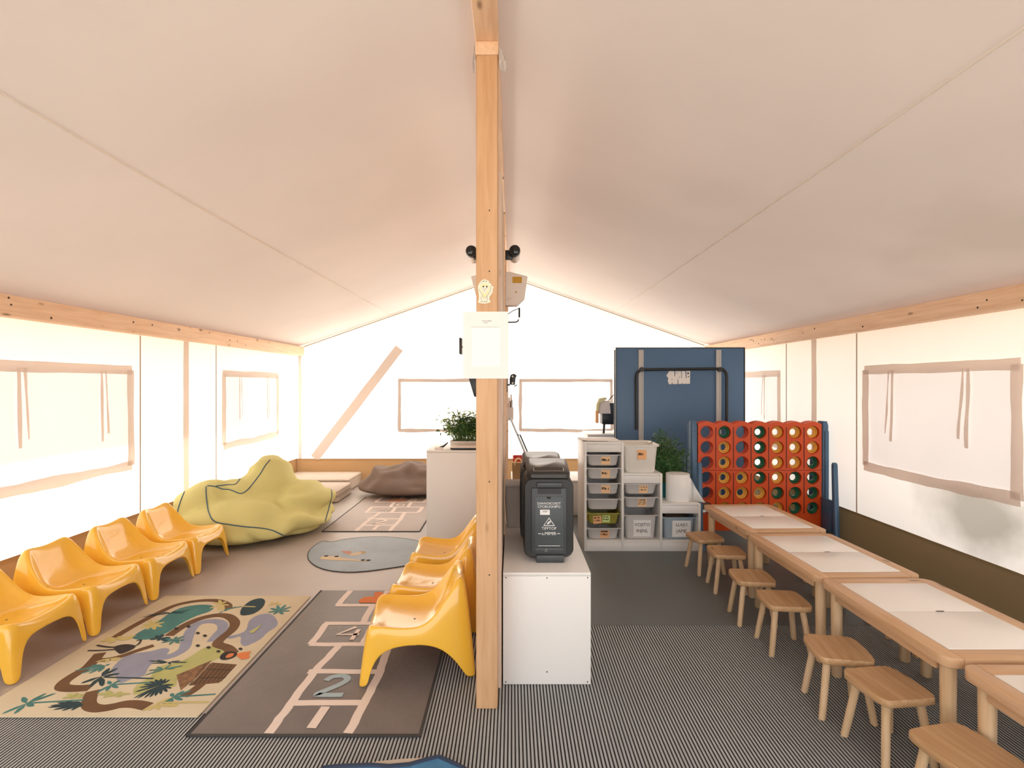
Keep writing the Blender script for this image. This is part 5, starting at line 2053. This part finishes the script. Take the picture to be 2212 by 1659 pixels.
# ------------------------------------------------------------------ notices on the post
FY = 2.3885
no = thing('notice_sleeve', 'white printed notice in a clear sleeve fixed across the post', 'notice', (-.122, FY - .003, 1.505))
mb = MB()
mb.box(-.104, .104, .0, .0012, .02, .328)
mb.build('backing', M['paper'], no, smooth=False)
mb = MB()
mb.box(-.063, .067, -.0012, -.0004, .075, .255)
mb.build('inner_sheet', mat('bright paper', (0.93, 0.93, 0.93), 0.7), no, smooth=False)
mb = MB()
rs = random.Random(9)
for z, x0, x1, hh in ((.285, -.016, .005, .0022), (.285, .008, .028, .0026), (.277, -.010, .011, .0022)):
    x = x0
    while x < x1:
        w_ = rs.uniform(.0012, .003)
        mb.box(x, x + w_, -.0010, -.0004, z - hh / 2, z + hh / 2 * rs.uniform(.6, 1.2))
        x += w_ + .0007
mb.build('printed_lines', mat('grey ink', (0.2, 0.19, 0.19), 0.8), no, smooth=False, kind='stuff')
mb = MB()
mb.box(-.066, .064, -.0010, -.0004, .2555, .2575)
mb.build('sheet_edge', M['bin'], no, smooth=False)
li = thing('paper_cutout', 'pale yellow drawn paper cutout with a smiling face on the post', 'cutout', (-.116, FY - .002, 1.86))


def c2(x, y):
    """from the drawing, 2212 px wide = 160 px of the photograph"""
    px, py = 1000 + x / 13.825, 590 + y / 13.825
    return ((px - 1106) * FY / FPX + .116, CAM_H - (py - 829.5) * FY / FPX - 1.86)


mb = MB()
o_ = smoothpoly([c2(*p) for p in ((670, 190), (560, 220), (480, 320), (445, 430), (460, 560), (475, 680), (470, 790), (450, 870), (520, 900), (640, 912), (760, 895), (830, 850), (795, 800), (800, 700), (880, 590), (895, 480), (915, 420), (860, 370), (800, 260))], 3)
mb.prism([(x, 0, z) for x, z in o_], (0, .0015, 0))
mb.build('paper', mat('cream card', (0.86, 0.82, 0.66), 0.85), li, smooth=False)
q = MB()
q.poly([(x, -.0006, z) for x, z in smoothpoly([c2(*p) for p in ((660, 320), (560, 340), (520, 430), (560, 540), (640, 760), (760, 560), (800, 440), (760, 340))], 3)])
q.build('crayon_patch', M['pale_y'], li, smooth=False)
q = MB()
q.poly([(x, -.0010, z) for x, z in smoothpoly([c2(*p) for p in ((580, 380), (555, 470), (645, 610), (770, 460), (740, 380), (660, 400))], 3)])
q.build('face_patch', mat('warm white crayon', (0.86, 0.80, 0.68), 0.85), li, smooth=False)
q = MB()


def pen(pts, w=.0011):
    P_ = smoothline([c2(*p) for p in pts], 4)
    n_ = len(P_)
    vs_ = []
    for i, p in enumerate(P_):
        t_ = (P_[min(i + 1, n_ - 1)] - P_[max(i - 1, 0)]).normalized()
        vs_ += [(p.x - t_.y * w / 2, -.0014, p.y + t_.x * w / 2), (p.x + t_.y * w / 2, -.0014, p.y - t_.x * w / 2)]
    q.add(vs_, [(2 * i, 2 * i + 1, 2 * i + 3, 2 * i + 2) for i in range(n_ - 1)])


pen([(590, 440), (610, 480), (650, 490), (690, 470), (720, 430)])
for x, y in ((612, 405), (712, 405)):
    q.poly([(c2(x + 24 * math.cos(a), y)[0], -.0014, c2(x, y + 26 * math.sin(a))[1]) for a in [2 * PI * k / 10 for k in range(10)]])
pen([(640, 520), (640, 550)], .002)
pen([(485, 470), (520, 560), (580, 660), (615, 750)])
pen([(835, 380), (840, 480), (780, 600), (660, 760)])
for a, b in (((580, 260), (640, 235)), ((680, 235), (715, 260)), ((785, 275), (805, 300)), ((535, 290), (550, 300))):
    pen([a, b], .0024)
pen([(550, 700), (550, 820)])
pen([(725, 700), (730, 820)])
pen([(530, 855), (600, 855)], .0016)
pen([(625, 870), (645, 855), (735, 855)], .0016)
q.build('pen_lines', M['ink'], li, smooth=False, kind='stuff')
